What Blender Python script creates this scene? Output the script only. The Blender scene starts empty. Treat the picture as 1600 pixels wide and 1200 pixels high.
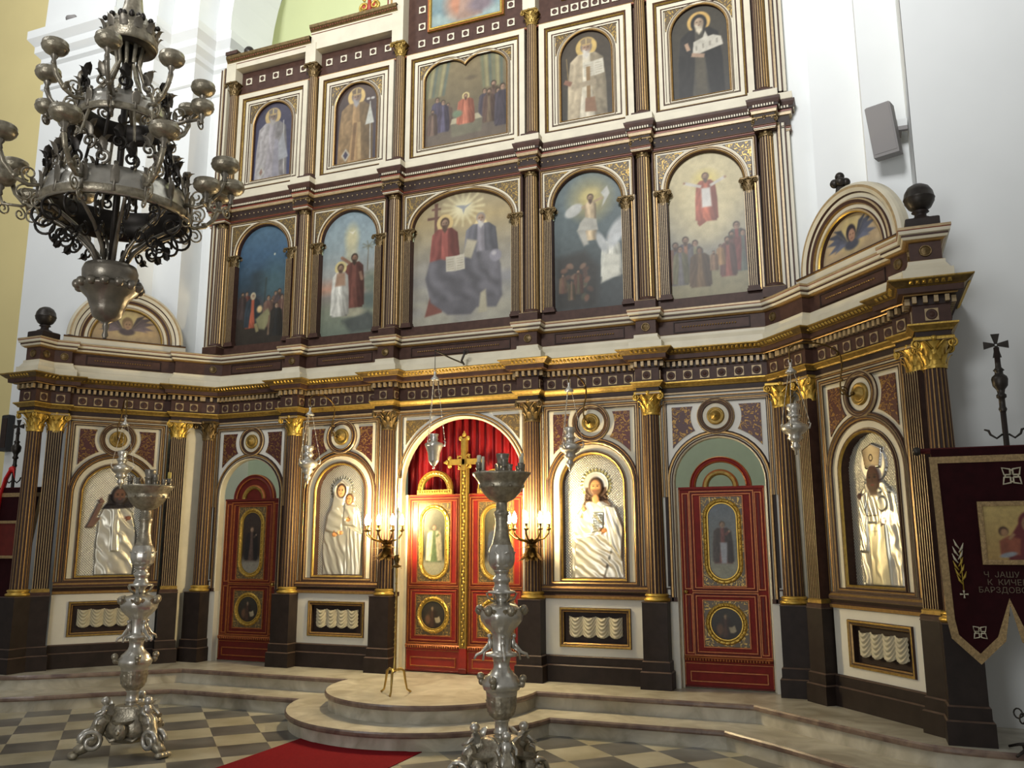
import bpy, math, random
import numpy as np
from mathutils import Vector, Matrix
from mathutils.geometry import tessellate_polygon
random.seed(7); RNG = np.random.RandomState(11)
PI = math.pi; SC = bpy.context.scene; COL = SC.collection
def lin(c):
    c = [x/255 for x in c]
    return tuple(x/12.92 if x <= .04045 else ((x+.055)/1.055)**2.4 for x in c)

# ------------------------------------------------------------------ camera, world, light, exposure
cd = bpy.data.cameras.new('camera'); cam = bpy.data.objects.new('camera', cd); COL.objects.link(cam)
cd.sensor_fit = 'HORIZONTAL'; cd.sensor_width = 36; cd.lens = 1337.76*36/1600; cd.clip_start = .05; cd.clip_end = 200
_r = Vector((.92898974, .37009658, -.00256701)); _u = Vector((.07037168, -.16982406, .9829586)); _f = Vector((-.36335368, .9133391, .18380912))
cam.matrix_world = Matrix(((_r.x, _u.x, -_f.x, 4.37401), (_r.y, _u.y, -_f.y, -9.24380), (_r.z, _u.z, -_f.z, 1.80498), (0, 0, 0, 1)))
SC.camera = cam
SC.view_settings.view_transform = 'Standard'; SC.view_settings.look = 'None'
SC.view_settings.gamma = 1; SC.view_settings.use_curve_mapping = False
SC.view_settings.exposure = 0.0
SC.cycles.use_denoising = True
SC.cycles.max_bounces = 6; SC.cycles.diffuse_bounces = 3; SC.cycles.glossy_bounces = 3; SC.cycles.transparent_max_bounces = 6
SC.cycles.caustics_reflective = False; SC.cycles.caustics_refractive = False
SC.cycles.sample_clamp_indirect = 4
W = bpy.data.worlds.new('world'); SC.world = W; W.use_nodes = True
W.node_tree.nodes['Background'].inputs[0].default_value = (1, .985, .95, 1)
W.node_tree.nodes['Background'].inputs[1].default_value = .235
def area(name, loc, target, sx, sy, power, color, spread=180):
    l = bpy.data.lights.new(name, 'AREA'); l.shape = 'RECTANGLE'; l.size = sx; l.size_y = sy; l.energy = power; l.color = color; l.spread = math.radians(spread)
    o = bpy.data.objects.new(name, l); COL.objects.link(o); o.location = loc
    o.rotation_euler = (Vector(target)-Vector(loc)).to_track_quat('-Z', 'Y').to_euler(); return o
area('west_gallery_window', (2.4, -13.5, 10.0), (.6, 0, 13.0), 2.6, 3.4, 960, (.98, .99, 1), 92)
area('north_clerestory_window', (-6.0, -7.0, 13.0), (0, -1, 6.0), 2.0, 2.6, 190, (.95, .98, 1))
area('apse_window', (2.2, 3.0, 10.5), (-1.5, 3.5, 8.5), 1.6, 2.2, 70, (1, .99, .9))
area('west_low_fill', (1.0, -13.6, 2.4), (-.4, -3, 2.9), 2.4, 3.6, 210, (.97, .99, 1))  # fill lamp added to brighten the chandelier, candelabra and lower front
area('sanctuary_fill', (0, 1.2, 6.6), (0, 4.6, 2.2), 2.4, 1.2, 30, (.98, 1, .97))  # fill lamp added to lighten the apse wall seen behind the doors

# ------------------------------------------------------------------ materials
MATS = {}
def nodes(m): return m.node_tree.nodes, m.node_tree.links
def mat(name, c, rough=.5, metal=0, spec=.5, var=.0, vscale=8, bump=0, bscale=40, c2=None, coat=0):
    if name in MATS: return MATS[name]
    m = bpy.data.materials.new(name); m.use_nodes = True; N, L = nodes(m); b = N['Principled BSDF']
    b.inputs['Roughness'].default_value = rough; b.inputs['Metallic'].default_value = metal
    b.inputs['Specular IOR Level'].default_value = spec; b.inputs['Coat Weight'].default_value = coat
    c = lin(c); b.inputs['Base Color'].default_value = (*c, 1)
    if var or c2:
        t = N.new('ShaderNodeTexCoord'); n = N.new('ShaderNodeTexNoise'); n.inputs['Scale'].default_value = vscale; n.inputs['Detail'].default_value = 4
        L.new(t.outputs['Object'], n.inputs['Vector']); r = N.new('ShaderNodeValToRGB')
        d = lin(c2) if c2 else tuple(x*(1-var) for x in c)
        r.color_ramp.elements[0].position = .36; r.color_ramp.elements[0].color = (*d, 1)
        r.color_ramp.elements[1].position = .64; r.color_ramp.elements[1].color = (*c, 1)
        L.new(n.outputs['Fac'], r.inputs[0]); L.new(r.outputs[0], b.inputs['Base Color'])
    if bump:
        t = N.new('ShaderNodeTexCoord'); n = N.new('ShaderNodeTexNoise'); n.inputs['Scale'].default_value = bscale; n.inputs['Detail'].default_value = 3
        L.new(t.outputs['Object'], n.inputs['Vector']); bp = N.new('ShaderNodeBump'); bp.inputs['Strength'].default_value = bump; bp.inputs['Distance'].default_value = .01
        L.new(n.outputs['Fac'], bp.inputs['Height']); L.new(bp.outputs[0], b.inputs['Normal'])
    MATS[name] = m; return m
mat('cream', (212, 203, 178), .45, var=.10, vscale=5)
mat('white_gloss', (222, 218, 205), .4, var=.06, vscale=4)
mat('brown', (77, 54, 45), .5, spec=.25, var=.25, vscale=14)
mat('deep_brown', (55, 41, 35), .5, spec=.25, var=.25, vscale=14)
mat('red_line', (128, 64, 46), .45, var=.2, vscale=20)
mat('stripe_gold', (170, 134, 78), .36, metal=.45, var=.25, vscale=30)
mat('stripe_tan', (176, 152, 112), .4, metal=.15, var=.2, vscale=25)
mat('gold', (206, 170, 80), .38, metal=.7, var=.2, vscale=22, bump=.25, bscale=60)
mat('dull_gold', (164, 134, 66), .42, metal=.55, var=.35, vscale=30, bump=.3, bscale=70)
mat('bronze_gold', (118, 96, 58), .4, metal=.55, var=.4, vscale=24, bump=.3, bscale=60)
mat('black_wood', (48, 39, 35), .5, spec=.22, var=.3, vscale=9)
mat('black_edge', (92, 74, 62), .45, spec=.3, var=.3, vscale=12)
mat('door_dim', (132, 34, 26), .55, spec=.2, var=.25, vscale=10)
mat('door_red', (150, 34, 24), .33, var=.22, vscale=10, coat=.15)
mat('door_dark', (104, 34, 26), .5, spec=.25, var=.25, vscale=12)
mat('red_gold', (176, 104, 54), .38, metal=.35, var=.25, vscale=30)
mat('silver', (212, 207, 195), .28, metal=.7, var=.16, vscale=18, bump=.12, bscale=50)
mat('tarnish', (182, 172, 150), .34, metal=.6, var=.4, vscale=26, bump=.3, bscale=60)
mat('dark_silver', (150, 142, 128), .32, metal=.6, var=.35, vscale=12, bump=.15, bscale=40)
mat('iron', (62, 57, 52), .42, metal=.6, var=.3, vscale=20)
mat('bronze', (112, 88, 46), .35, metal=.85, var=.35, vscale=20)
mat('brass', (196, 164, 92), .28, metal=.9, var=.2, vscale=14)
mat('parchment', (214, 200, 160), .6, var=.14, vscale=20)
mat('wax', (226, 220, 196), .5)
mat('wax_yellow', (214, 190, 96), .5)
mat('plaster', (232, 234, 232), .85, spec=.2, var=.03, vscale=1.5, bump=.05, bscale=9)
mat('plaster_yellow', (222, 206, 148), .85, spec=.2, var=.05, vscale=1.2)
mat('plaster_green', (226, 232, 186), .85, spec=.2, var=.04, vscale=1.2)
mat('plaster_grey', (206, 216, 202), .85, spec=.2, var=.03)
mat('speaker_grey', (142, 138, 136), .6, bump=.2, bscale=300)
mat('box_black', (36, 34, 34), .5)
mat('velvet', (46, 10, 15), .8, spec=.15, var=.25, vscale=14)
mat('velvet_edge', (64, 13, 17), .7, spec=.2)
mat('curtain_red', (140, 10, 18), .55, spec=.35, var=.2, vscale=6)
mat('carpet_red', (132, 22, 30), .95, spec=.1, var=.16, vscale=60, bump=.4, bscale=260)
mat('ribbon_red', (214, 34, 34), .5)
mat('gold_braid', (178, 150, 104), .5, metal=.35, var=.35, vscale=50, bump=.6, bscale=140)
mat('thread_pale', (204, 196, 170), .55, var=.2, vscale=60)
mat('thread_gold', (186, 158, 62), .5, metal=.3, var=.2, vscale=60)
mat('thread_dull', (96, 82, 62), .6)
mat('terracotta', (170, 60, 40), .5, var=.2, vscale=20)
def marble(name, a, b_, sc=3):
    m = bpy.data.materials.new(name); m.use_nodes = True; N, L = nodes(m); b = N['Principled BSDF']; b.inputs['Roughness'].default_value = .32
    t = N.new('ShaderNodeTexCoord'); n = N.new('ShaderNodeTexNoise'); n.inputs['Scale'].default_value = sc; n.inputs['Detail'].default_value = 8; n.inputs['Distortion'].default_value = 1.2
    r = N.new('ShaderNodeValToRGB'); r.color_ramp.elements[0].position = .33; r.color_ramp.elements[0].color = (*lin(a), 1)
    r.color_ramp.elements[1].position = .68; r.color_ramp.elements[1].color = (*lin(b_), 1)
    L.new(t.outputs['Object'], n.inputs[0]); L.new(n.outputs['Fac'], r.inputs[0]); L.new(r.outputs[0], b.inputs['Base Color'])
    MATS[name] = m; return m
marble('marble', (158, 150, 130), (204, 198, 180)); marble('marble_red', (96, 76, 68), (140, 120, 104), 5)
def floor_mat():
    m = bpy.data.materials.new('checker_marble'); m.use_nodes = True; N, L = nodes(m); b = N['Principled BSDF']; b.inputs['Roughness'].default_value = .28
    t = N.new('ShaderNodeTexCoord'); mp = N.new('ShaderNodeMapping'); mp.vector_type = 'POINT'
    mp.inputs['Rotation'].default_value = (0, 0, math.radians(45)); s = 1/.445
    mp.inputs['Scale'].default_value = (s, s, s)
    # a tile corner stands at (2.27,-1.61): rotate it, scale it, and shift it onto the grid
    cx, cy = 2.27, -1.61; c45 = math.cos(PI/4); rx, ry = s*(cx*c45-cy*c45), s*(cx*c45+cy*c45)
    mp.inputs['Location'].default_value = (-rx+20, -ry+21, 0)
    ck = N.new('ShaderNodeTexChecker'); ck.inputs['Scale'].default_value = 1
    L.new(t.outputs['Object'], mp.inputs[0])
    sep = N.new('ShaderNodeSeparateXYZ'); L.new(mp.outputs[0], sep.inputs[0]); com = N.new('ShaderNodeCombineXYZ'); com.inputs[2].default_value = .5
    L.new(sep.outputs[0], com.inputs[0]); L.new(sep.outputs[1], com.inputs[1]); L.new(com.outputs[0], ck.inputs[0])
    def ramp(a, c, sc):
        n = N.new('ShaderNodeTexNoise'); n.inputs['Scale'].default_value = sc; n.inputs['Detail'].default_value = 6; L.new(t.outputs['Object'], n.inputs[0])
        r = N.new('ShaderNodeValToRGB'); r.color_ramp.elements[0].position = .35; r.color_ramp.elements[0].color = (*lin(a), 1)
        r.color_ramp.elements[1].position = .65; r.color_ramp.elements[1].color = (*lin(c), 1); L.new(n.outputs['Fac'], r.inputs[0]); return r.outputs[0]
    L.new(ramp((158, 150, 124), (190, 184, 162), 2.2), ck.inputs[1]); L.new(ramp((84, 83, 80), (114, 112, 108), 2.6), ck.inputs[2])
    L.new(ck.outputs[0], b.inputs['Base Color']); MATS['checker'] = m
floor_mat()
def arabesque(name, ground, gold):
    m = bpy.data.materials.new(name); m.use_nodes = True; N, L = nodes(m); b = N['Principled BSDF']; b.inputs['Roughness'].default_value = .4
    t = N.new('ShaderNodeTexCoord'); n = N.new('ShaderNodeTexNoise'); n.inputs['Scale'].default_value = 11; n.inputs['Detail'].default_value = 1; n.inputs['Distortion'].default_value = 2.0
    L.new(t.outputs['Object'], n.inputs[0]); w = N.new('ShaderNodeMath'); w.operation = 'MULTIPLY'; w.inputs[1].default_value = 22; L.new(n.outputs['Fac'], w.inputs[0])
    sn = N.new('ShaderNodeMath'); sn.operation = 'SINE'; L.new(w.outputs[0], sn.inputs[0])
    r = N.new('ShaderNodeValToRGB'); r.color_ramp.elements[0].position = .45; r.color_ramp.elements[0].color = (0, 0, 0, 1); r.color_ramp.elements[1].position = .6
    L.new(sn.outputs[0], r.inputs[0]); mx = N.new('ShaderNodeMixRGB'); mx.inputs[1].default_value = (*lin(ground), 1); mx.inputs[2].default_value = (*lin(gold), 1)
    L.new(r.outputs[0], mx.inputs[0]); L.new(mx.outputs[0], b.inputs['Base Color'])
    bp = N.new('ShaderNodeBump'); bp.inputs['Strength'].default_value = .6; bp.inputs['Distance'].default_value = .006; L.new(r.outputs[0], bp.inputs['Height']); L.new(bp.outputs[0], b.inputs['Normal'])
    mm = N.new('ShaderNodeMath'); mm.operation = 'MULTIPLY'; mm.inputs[1].default_value = .6; L.new(r.outputs[0], mm.inputs[0]); L.new(mm.outputs[0], b.inputs['Metallic'])
    MATS[name] = m
arabesque('arabesque_red', (74, 34, 30), (146, 112, 62)); arabesque('arabesque_gold', (92, 76, 50), (164, 136, 78))
def attr_mat(name, rough, metal_from_alpha, spec=.4):
    m = bpy.data.materials.new(name); m.use_nodes = True; N, L = nodes(m); b = N['Principled BSDF']; b.inputs['Roughness'].default_value = rough; b.inputs['Specular IOR Level'].default_value = spec
    a = N.new('ShaderNodeAttribute'); a.attribute_name = 'Col'; L.new(a.outputs['Color'], b.inputs['Base Color'])
    if metal_from_alpha:
        L.new(a.outputs['Alpha'], b.inputs['Metallic']); k = N.new('ShaderNodeMath'); k.operation = 'MULTIPLY_ADD'; k.inputs[1].default_value = -.55; k.inputs[2].default_value = .65
        L.new(a.outputs['Alpha'], k.inputs[0]); L.new(k.outputs[0], b.inputs['Roughness'])
    MATS[name] = m
attr_mat('oil_paint', .42, False, .35); attr_mat('silver_relief', .3, True)
def glow(name, c, s):
    m = bpy.data.materials.new(name); m.use_nodes = True; b = m.node_tree.nodes['Principled BSDF']
    b.inputs['Emission Color'].default_value = (*lin(c), 1); b.inputs['Emission Strength'].default_value = s; MATS[name] = m
glow('bulb_glow', (255, 226, 160), 90)
def glass():
    m = bpy.data.materials.new('pane_glass'); m.use_nodes = True; N, L = nodes(m); N.remove(N['Principled BSDF'])
    tr = N.new('ShaderNodeBsdfTransparent'); gl = N.new('ShaderNodeBsdfGlossy'); gl.inputs['Roughness'].default_value = .02
    fr = N.new('ShaderNodeFresnel'); fr.inputs[0].default_value = 1.12; mx = N.new('ShaderNodeMixShader')
    L.new(fr.outputs[0], mx.inputs[0]); L.new(tr.outputs[0], mx.inputs[1]); L.new(gl.outputs[0], mx.inputs[2]); L.new(mx.outputs[0], N['Material Output'].inputs[0]); MATS['glass'] = m
glass()

# ------------------------------------------------------------------ objects and things
def obj(name, me, parent=None, label=None, cat=None, group=None, kind=None, loc=None, rz=None):
    o = bpy.data.objects.new(name, me); COL.objects.link(o)
    if parent is not None: o.parent = parent
    if loc is not None: o.location = loc
    if rz is not None: o.rotation_euler.z = rz
    if label and cat and not kind: kind = 'thing'
    for k, v in (('label', label), ('category', cat), ('group', group), ('kind', kind)):
        if v: o[k] = v
    return o
def thing(name, label, cat, loc=(0, 0, 0), rz=0, group=None): return obj(name, None, None, label, cat, group, None, loc, rz)
def clone(o, parent=None):
    c = o.copy(); COL.objects.link(c)
    if parent is not None: c.parent = parent
    for ch in list(o.children): clone(ch, c)
    return c
def dup(o, loc, rz=None, label=None, group=None):
    c = clone(o); c.location = loc
    if rz is not None: c.rotation_euler.z = rz
    if label: c['label'] = label
    if group: c['group'] = group
    return c

class MB:
    def __init__(s): s.v = []; s.f = []; s.m = []; s.mats = []; s.sm = []
    def mi(s, m):
        if m not in s.mats: s.mats.append(m)
        return s.mats.index(m)
    def add(s, vs, fs, m, smooth=False):
        b = len(s.v); s.v += [tuple(v) for v in vs]; i = s.mi(m) if isinstance(m, str) else None
        for k, f in enumerate(fs):
            s.f.append(tuple(b+j for j in f)); s.m.append(i if i is not None else s.mi(m[k])); s.sm.append(smooth)
    def box(s, x0, x1, y0, y1, z0, z1, m):
        s.add([(x0, y0, z0), (x1, y0, z0), (x1, y1, z0), (x0, y1, z0), (x0, y0, z1), (x1, y0, z1), (x1, y1, z1), (x0, y1, z1)],
              [(0, 3, 2, 1), (4, 5, 6, 7), (0, 1, 5, 4), (1, 2, 6, 5), (2, 3, 7, 6), (3, 0, 4, 7)], m)
    def bevbox(s, x0, x1, y0, y1, z0, z1, m, b=.01, em=None):
        # box whose front and side top edge is chamfered
        v = [(x0, y0, z0), (x1, y0, z0), (x1, y1, z0), (x0, y1, z0), (x0, y0, z1-b), (x1, y0, z1-b), (x1, y1, z1-b), (x0, y1, z1-b),
             (x0+b, y0+b, z1), (x1-b, y0+b, z1), (x1-b, y1-b, z1), (x0+b, y1-b, z1)]
        f = [(0, 3, 2, 1), (0, 1, 5, 4), (1, 2, 6, 5), (2, 3, 7, 6), (3, 0, 4, 7), (4, 5, 9, 8), (5, 6, 10, 9), (6, 7, 11, 10), (7, 4, 8, 11), (8, 9, 10, 11)]
        em = em or m; s.add(v, f, [m]*5+[em]*4+[m])
    def lathe(s, prof, n, c=(0, 0, 0), m='gold', smooth=True, sx=1, sy=1, axis='z', mats=None, a0=0, a1=2*PI, mod=None):
        full = abs(a1-a0-2*PI) < 1e-6; k = n if full else n+1; vs = []
        for r, z in prof:
            for j in range(k):
                a = a0+(a1-a0)*j/n; rr = r*(mod(a, z) if mod else 1); x, y = rr*math.cos(a)*sx, rr*math.sin(a)*sy
                vs.append((c[0]+x, c[1]+y, c[2]+z) if axis == 'z' else ((c[0]+x, c[1]+z, c[2]+y) if axis == 'y' else (c[0]+z, c[1]+x, c[2]+y)))
        fs = []; fm = []
        for i in range(len(prof)-1):
            for j in range(n):
                q = (j+1) % k if full else j+1
                f = (i*k+j, i*k+q, (i+1)*k+q, (i+1)*k+j); fs.append(f if axis != 'y' else f[::-1]); fm.append(mats(i, j) if mats else m)
        s.add(vs, fs, fm, smooth)
    def ball(s, c, r, m, n=10, k=6):
        rx, ry, rz = (r, r, r) if not hasattr(r, '__len__') else r
        s.lathe([(max(math.sin(PI*i/k), 1e-4), -math.cos(PI*i/k)*rz) for i in range(k+1)], n, c, m, True, rx, ry)
    def tube(s, pts, r, n=6, m='gold', cap=True, flat=1):
        pts = [Vector(p) for p in pts]; N = len(pts); R = r if hasattr(r, '__len__') else [r]*N; vs = []; up = None
        for i in range(N):
            t = (pts[min(i+1, N-1)]-pts[max(i-1, 0)]).normalized()
            if up is None: up = Vector((0, 0, 1)) if abs(t.z) < .9 else Vector((0, 1, 0))
            a = t.cross(up)
            if a.length < 1e-4: a = t.cross(Vector((1, 0, 0)))
            a.normalize(); b = a.cross(t).normalized(); up = b
            for j in range(n):
                q = 2*PI*j/n; vs.append(pts[i]+a*math.cos(q)*R[i]*flat+b*math.sin(q)*R[i])
        fs = [(i*n+j, i*n+(j+1) % n, (i+1)*n+(j+1) % n, (i+1)*n+j) for i in range(N-1) for j in range(n)]
        if cap: fs += [tuple(range(n))[::-1], tuple((N-1)*n+j for j in range(n))]
        s.add(vs, fs, m, True)
    def sweep(s, path, prof, mats, closed=True, nrm='out'):
        # path: (x,z) points; prof: (offset outward, y); one material per profile segment
        P = [Vector((p[0], p[1])) for p in path]; N = len(P); vs = []
        for i in range(N):
            a = P[i]-P[i-1] if (closed or i > 0) else P[1]-P[0]; b = P[(i+1) % N]-P[i] if (closed or i < N-1) else P[-1]-P[-2]
            a = a.normalized() if a.length > 1e-9 else b.normalized(); b = b.normalized() if b.length > 1e-9 else a
            n1 = Vector((a.y, -a.x)); n2 = Vector((b.y, -b.x)); d = max(1+n1.dot(n2), .25); q = (n1+n2)/d
            for o, y in prof: vs.append((P[i].x+q.x*o, y, P[i].y+q.y*o))
        K = len(prof); fs = []; fm = []
        for i in range(N if closed else N-1):
            j = (i+1) % N
            for k in range(K-1): fs.append((i*K+k, i*K+k+1, j*K+k+1, j*K+k)); fm.append(mats[k])
        s.add(vs, fs, fm)
    def plan(s, path, prof, mats, closed=False):
        # path: (x,y) seen with the viewer on the right hand; prof: (offset towards viewer, z)
        P = [Vector(p) for p in path]; N = len(P); vs = []
        for i in range(N):
            a = P[i]-P[i-1] if (closed or i > 0) else P[1]-P[0]; b = P[(i+1) % N]-P[i] if (closed or i < N-1) else P[-1]-P[-2]
            a.normalize(); b.normalize(); n1 = Vector((a.y, -a.x)); n2 = Vector((b.y, -b.x)); q = (n1+n2)/max(1+n1.dot(n2), .3)
            for o, z in prof: vs.append((P[i].x+q.x*o, P[i].y+q.y*o, z))
        K = len(prof); fs = []; fm = []
        for i in range(N if closed else N-1):
            j = (i+1) % N
            for k in range(K-1): fs.append((i*K+k, j*K+k, j*K+k+1, i*K+k+1)); fm.append(mats[k])
        s.add(vs, fs, fm)
    def plate(s, outer, holes, y0, y1, m, sides=True):
        loops = [outer]+holes; flat = [p for l in loops for p in l]
        tri = tessellate_polygon([[Vector((p[0], p[1], 0)) for p in l] for l in loops])
        nf = []
        for t in tri:
            (ax, az), (bx, bz), (cx, cz) = (flat[i] for i in t); nf.append(tuple(t) if (bx-ax)*(cz-az)-(bz-az)*(cx-ax) > 0 else tuple(t[::-1]))
        s.add([(p[0], y0, p[1]) for p in flat], nf, m)
        if sides:
            for l in loops:
                n = len(l); s.add([(p[0], y0, p[1]) for p in l]+[(p[0], y1, p[1]) for p in l], [(i, (i+1) % n, n+(i+1) % n, n+i) for i in range(n)], m)
    def prism_z(s, poly, z0, z1, m, em=None):
        n = len(poly); tri = tessellate_polygon([[Vector((p[0], p[1], 0)) for p in poly]]); up = []
        for t in tri:
            (ax, ay), (bx, by), (cx, cy) = (poly[i] for i in t); up.append(tuple(t) if (bx-ax)*(cy-ay)-(by-ay)*(cx-ax) > 0 else tuple(t[::-1]))
        vs = [(p[0], p[1], z0) for p in poly]+[(p[0], p[1], z1) for p in poly]
        s.add(vs, [tuple(n+i for i in t) for t in up], m); s.add(vs, [(i, (i+1) % n, n+(i+1) % n, n+i) for i in range(n)], em or m)
    def xf(s, M):
        s.v = [tuple(M @ Vector(v)) for v in s.v]; return s
    def mesh(s, name):
        me = bpy.data.meshes.new(name); me.from_pydata(s.v, [], s.f); 
        for m in s.mats: me.materials.append(MATS[m])
        me.polygons.foreach_set('material_index', s.m); me.polygons.foreach_set('use_smooth', s.sm); me.update(); return me
    def to(s, name, parent=None, **k): return obj(name, s.mesh(name), parent, **k)

def arc(cx, cz, rx, rz, a0, a1, n): return [(cx+rx*math.cos(a0+(a1-a0)*i/n), cz+rz*math.sin(a0+(a1-a0)*i/n)) for i in range(n+1)]
def arch_path(w, z0, zs, rz=None, n=20): return [(-w, z0), (w, z0)]+arc(0, zs, w, rz or w, 0, PI, n)      # closed
def arch_open(w, z0, zs, rz=None, n=20): return [(w, z0)]+arc(0, zs, w, rz or w, 0, PI, n)+[(-w, z0)]
def rect(x0, x1, z0, z1): return [(x0, z0), (x1, z0), (x1, z1), (x0, z1)]
def circ(cx, cz, r, n=24, rz=None): return arc(cx, cz, r, rz or r, 0, 2*PI*(n-1)/n, n-1)
def stadium(w, z0, z1, n=12): return arc(0, z1-w, w, w, 0, PI, n)+arc(0, z0+w, w, w, PI, 2*PI, n)
def spiral(c, r0, r1, a0, turns, az=0, n=22):
    # spiral in a vertical plane turned by az about z
    out = []
    for i in range(n+1):
        t = i/n; r = r0+(r1-r0)*t; a = a0+2*PI*turns*t; x = r*math.cos(a); out.append((c[0]+x*math.cos(az), c[1]+x*math.sin(az), c[2]+r*math.sin(a)))
    return out
# ------------------------------------------------------------------ brushes: colour on a canvas grid, and height for beaten silver
class Canvas:
    def __init__(s, w, h, cell, bg=(90, 80, 70)):
        s.w, s.h = w, h; s.nx = max(int(2*w/cell), 8); s.nz = max(int(h/cell), 8)
        s.X, s.Z = np.meshgrid(np.linspace(-w, w, s.nx+1), np.linspace(0, h, s.nz+1))
        s.C = np.empty(s.X.shape+(3,)); s.C[:] = bg; s.A = np.zeros(s.X.shape); s.H = np.zeros(s.X.shape); s.c = cell
        r = RNG.rand(40, 40); s.N = s.noise(r, 2)*.6+s.noise(r.T, 5)*.4
    def noise(s, r, k):
        u = (s.X/s.w*.5+.5)*k*2; v = s.Z/s.w*k; i = u.astype(int) % 39; j = v.astype(int) % 39; fu = u % 1; fv = v % 1
        fu = fu*fu*(3-2*fu); fv = fv*fv*(3-2*fv)
        return (r[j, i]*(1-fu)+r[j, i+1]*fu)*(1-fv)+(r[j+1, i]*(1-fu)+r[j+1, i+1]*fu)*fv-.5
    def m_ell(s, x, z, rx, rz, rot=0, soft=.15):
        c, q = math.cos(rot), math.sin(rot); dx, dz = s.X-x, s.Z-z; u = (dx*c+dz*q)/rx; v = (-dx*q+dz*c)/rz
        return np.clip((1+soft/2-np.sqrt(u*u+v*v))/soft, 0, 1)
    def m_poly(s, pts, soft=.01):
        d = np.full(s.X.shape, 1e9); ins = np.zeros(s.X.shape, bool); n = len(pts)
        for i in range(n):
            (ax, az), (bx, bz) = pts[i], pts[(i+1) % n]; ex, ez = bx-ax, bz-az; l = ex*ex+ez*ez+1e-12
            t = np.clip(((s.X-ax)*ex+(s.Z-az)*ez)/l, 0, 1); d = np.minimum(d, np.hypot(s.X-ax-t*ex, s.Z-az-t*ez))
            cr = ((az <= s.Z) & (bz > s.Z)) | ((bz <= s.Z) & (az > s.Z)); ins ^= cr & (s.X < ax+(s.Z-az)/(ez if abs(ez) > 1e-12 else 1e-12)*ex)
        return np.clip(.5+np.where(ins, d, -d)/soft, 0, 1)
    def put(s, m, col, a=1, var=.0, metal=None):
        m = (m*a)[..., None]; c = np.array(col, float)
        if var: c = c*(1+var*s.N[..., None])
        s.C = s.C*(1-m)+c*m
        if metal is not None: s.A = s.A*(1-m[..., 0])+metal*m[..., 0]
    def ell(s, x, z, rx, rz, col, rot=0, soft=.2, a=1, var=.15): s.put(s.m_ell(x, z, rx, rz, rot, soft), col, a, var)
    def poly(s, pts, col, soft=.014, a=1, var=.2): s.put(s.m_poly(pts, soft), col, a, var)
    def line(s, a, b, w, col, soft=.006):
        dx, dz = b[0]-a[0], b[1]-a[1]; l = math.hypot(dx, dz)+1e-9; n = (-dz/l*w/2, dx/l*w/2)
        s.poly([(a[0]+n[0], a[1]+n[1]), (b[0]+n[0], b[1]+n[1]), (b[0]-n[0], b[1]-n[1]), (a[0]-n[0], a[1]-n[1])], col, soft)
    def sky(s, stops):
        z = [q[0]*s.h for q in stops]
        for k in range(3): s.C[..., k] = np.interp(s.Z, z, [q[1][k] for q in stops])
        s.C *= (1+.10*s.N[..., None])
    def folds(s, m, k, ang, amp=.16):
        q = np.sin((s.X*math.cos(ang)+s.Z*math.sin(ang))*k+s.N*9+np.sin(s.Z*13)*.6)*m*amp; s.C *= (1+q)[..., None]
    def figure(s, x, z0, h, robe, cloak=None, skin=(188, 146, 112), hair=(70, 50, 36), halo=None, beard=None, mitre=None, lean=0, arms=None, hood=None, wide=1):
        hr = h*.066; sh = h*.155*wide; top = z0+h; hz = top-hr*1.15; hx = x+lean; neck = top-hr*2.3
        if halo: s.ell(hx, hz+hr*.1, hr*1.95, hr*1.95, halo, soft=.07, var=.06)
        body = [(x-sh*1.15, z0), (x+sh*1.15, z0), (x+sh*1.0, z0+h*.45), (hx+sh*1.02, neck-h*.07), (hx+sh*.55, neck), (hx-sh*.55, neck), (hx-sh*1.02, neck-h*.07), (x-sh*1.0, z0+h*.45)]
        m = s.m_poly(body, .016); s.put(m, robe, 1, .25); s.folds(m, 62/h, .12, .06); s.C *= (1+m*(.20-.62*np.clip(np.abs((s.X-x+sh*.25)/(sh*1.25)), 0, 1)**1.6))[..., None]
        if cloak:
            for q in (-1, 1):
                c = [(x+q*sh*1.35, z0+h*.04), (x+q*sh*.55, z0+h*.02), (x+q*sh*.28, z0+h*.5), (hx+q*sh*.25, neck-h*.01), (hx+q*sh*.6, neck), (hx+q*sh*1.12, neck-h*.08), (x+q*sh*1.3, z0+h*.45)]
                m = s.m_poly(c, .012); s.put(m, cloak, 1, .25); s.folds(m, 60/h, .2*q, .07); s.C *= (1+m*(.12-.38*np.clip((s.X-x)/(sh*1.3)*.5+.5, 0, 1)))[..., None]
        for a in (arms or []):
            (ax, az), (bx, bz), col = a; s.line((ax, az), (bx, bz), h*.06, col, .01); s.ell(bx, bz, h*.025, h*.025, skin, soft=.4)
        if hood: s.ell(hx, hz-hr*.1, hr*1.35, hr*1.65, hood, soft=.15)
        else: s.ell(hx, hz+hr*.15, hr*1.08, hr*1.2, hair, soft=.2)
        s.ell(hx, hz-hr*.1, hr*.78, hr*1.0, skin, soft=.2)
        if beard: s.poly([(hx-hr*.72, hz-hr*.35), (hx+hr*.72, hz-hr*.35), (hx+hr*.55, hz-hr*1.5), (hx, hz-hr*2.2), (hx-hr*.55, hz-hr*1.5)], beard, hr*.35)
        s.ell(hx+hr*.45, hz-hr*.15, hr*.45, hr*.8, tuple(v*.7 for v in skin), soft=.9, a=.6)
        for q in (-1, 1): s.ell(hx+q*hr*.32, hz+hr*.12, hr*.15, hr*.09, (50, 36, 30), soft=.5)
        s.line((hx, hz+.1*hr), (hx+hr*.05, hz-hr*.25), hr*.12, tuple(c*.8 for c in skin)); s.line((hx-hr*.2, hz-hr*.5), (hx+hr*.2, hz-hr*.5), hr*.11, (120, 66, 56))
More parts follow.
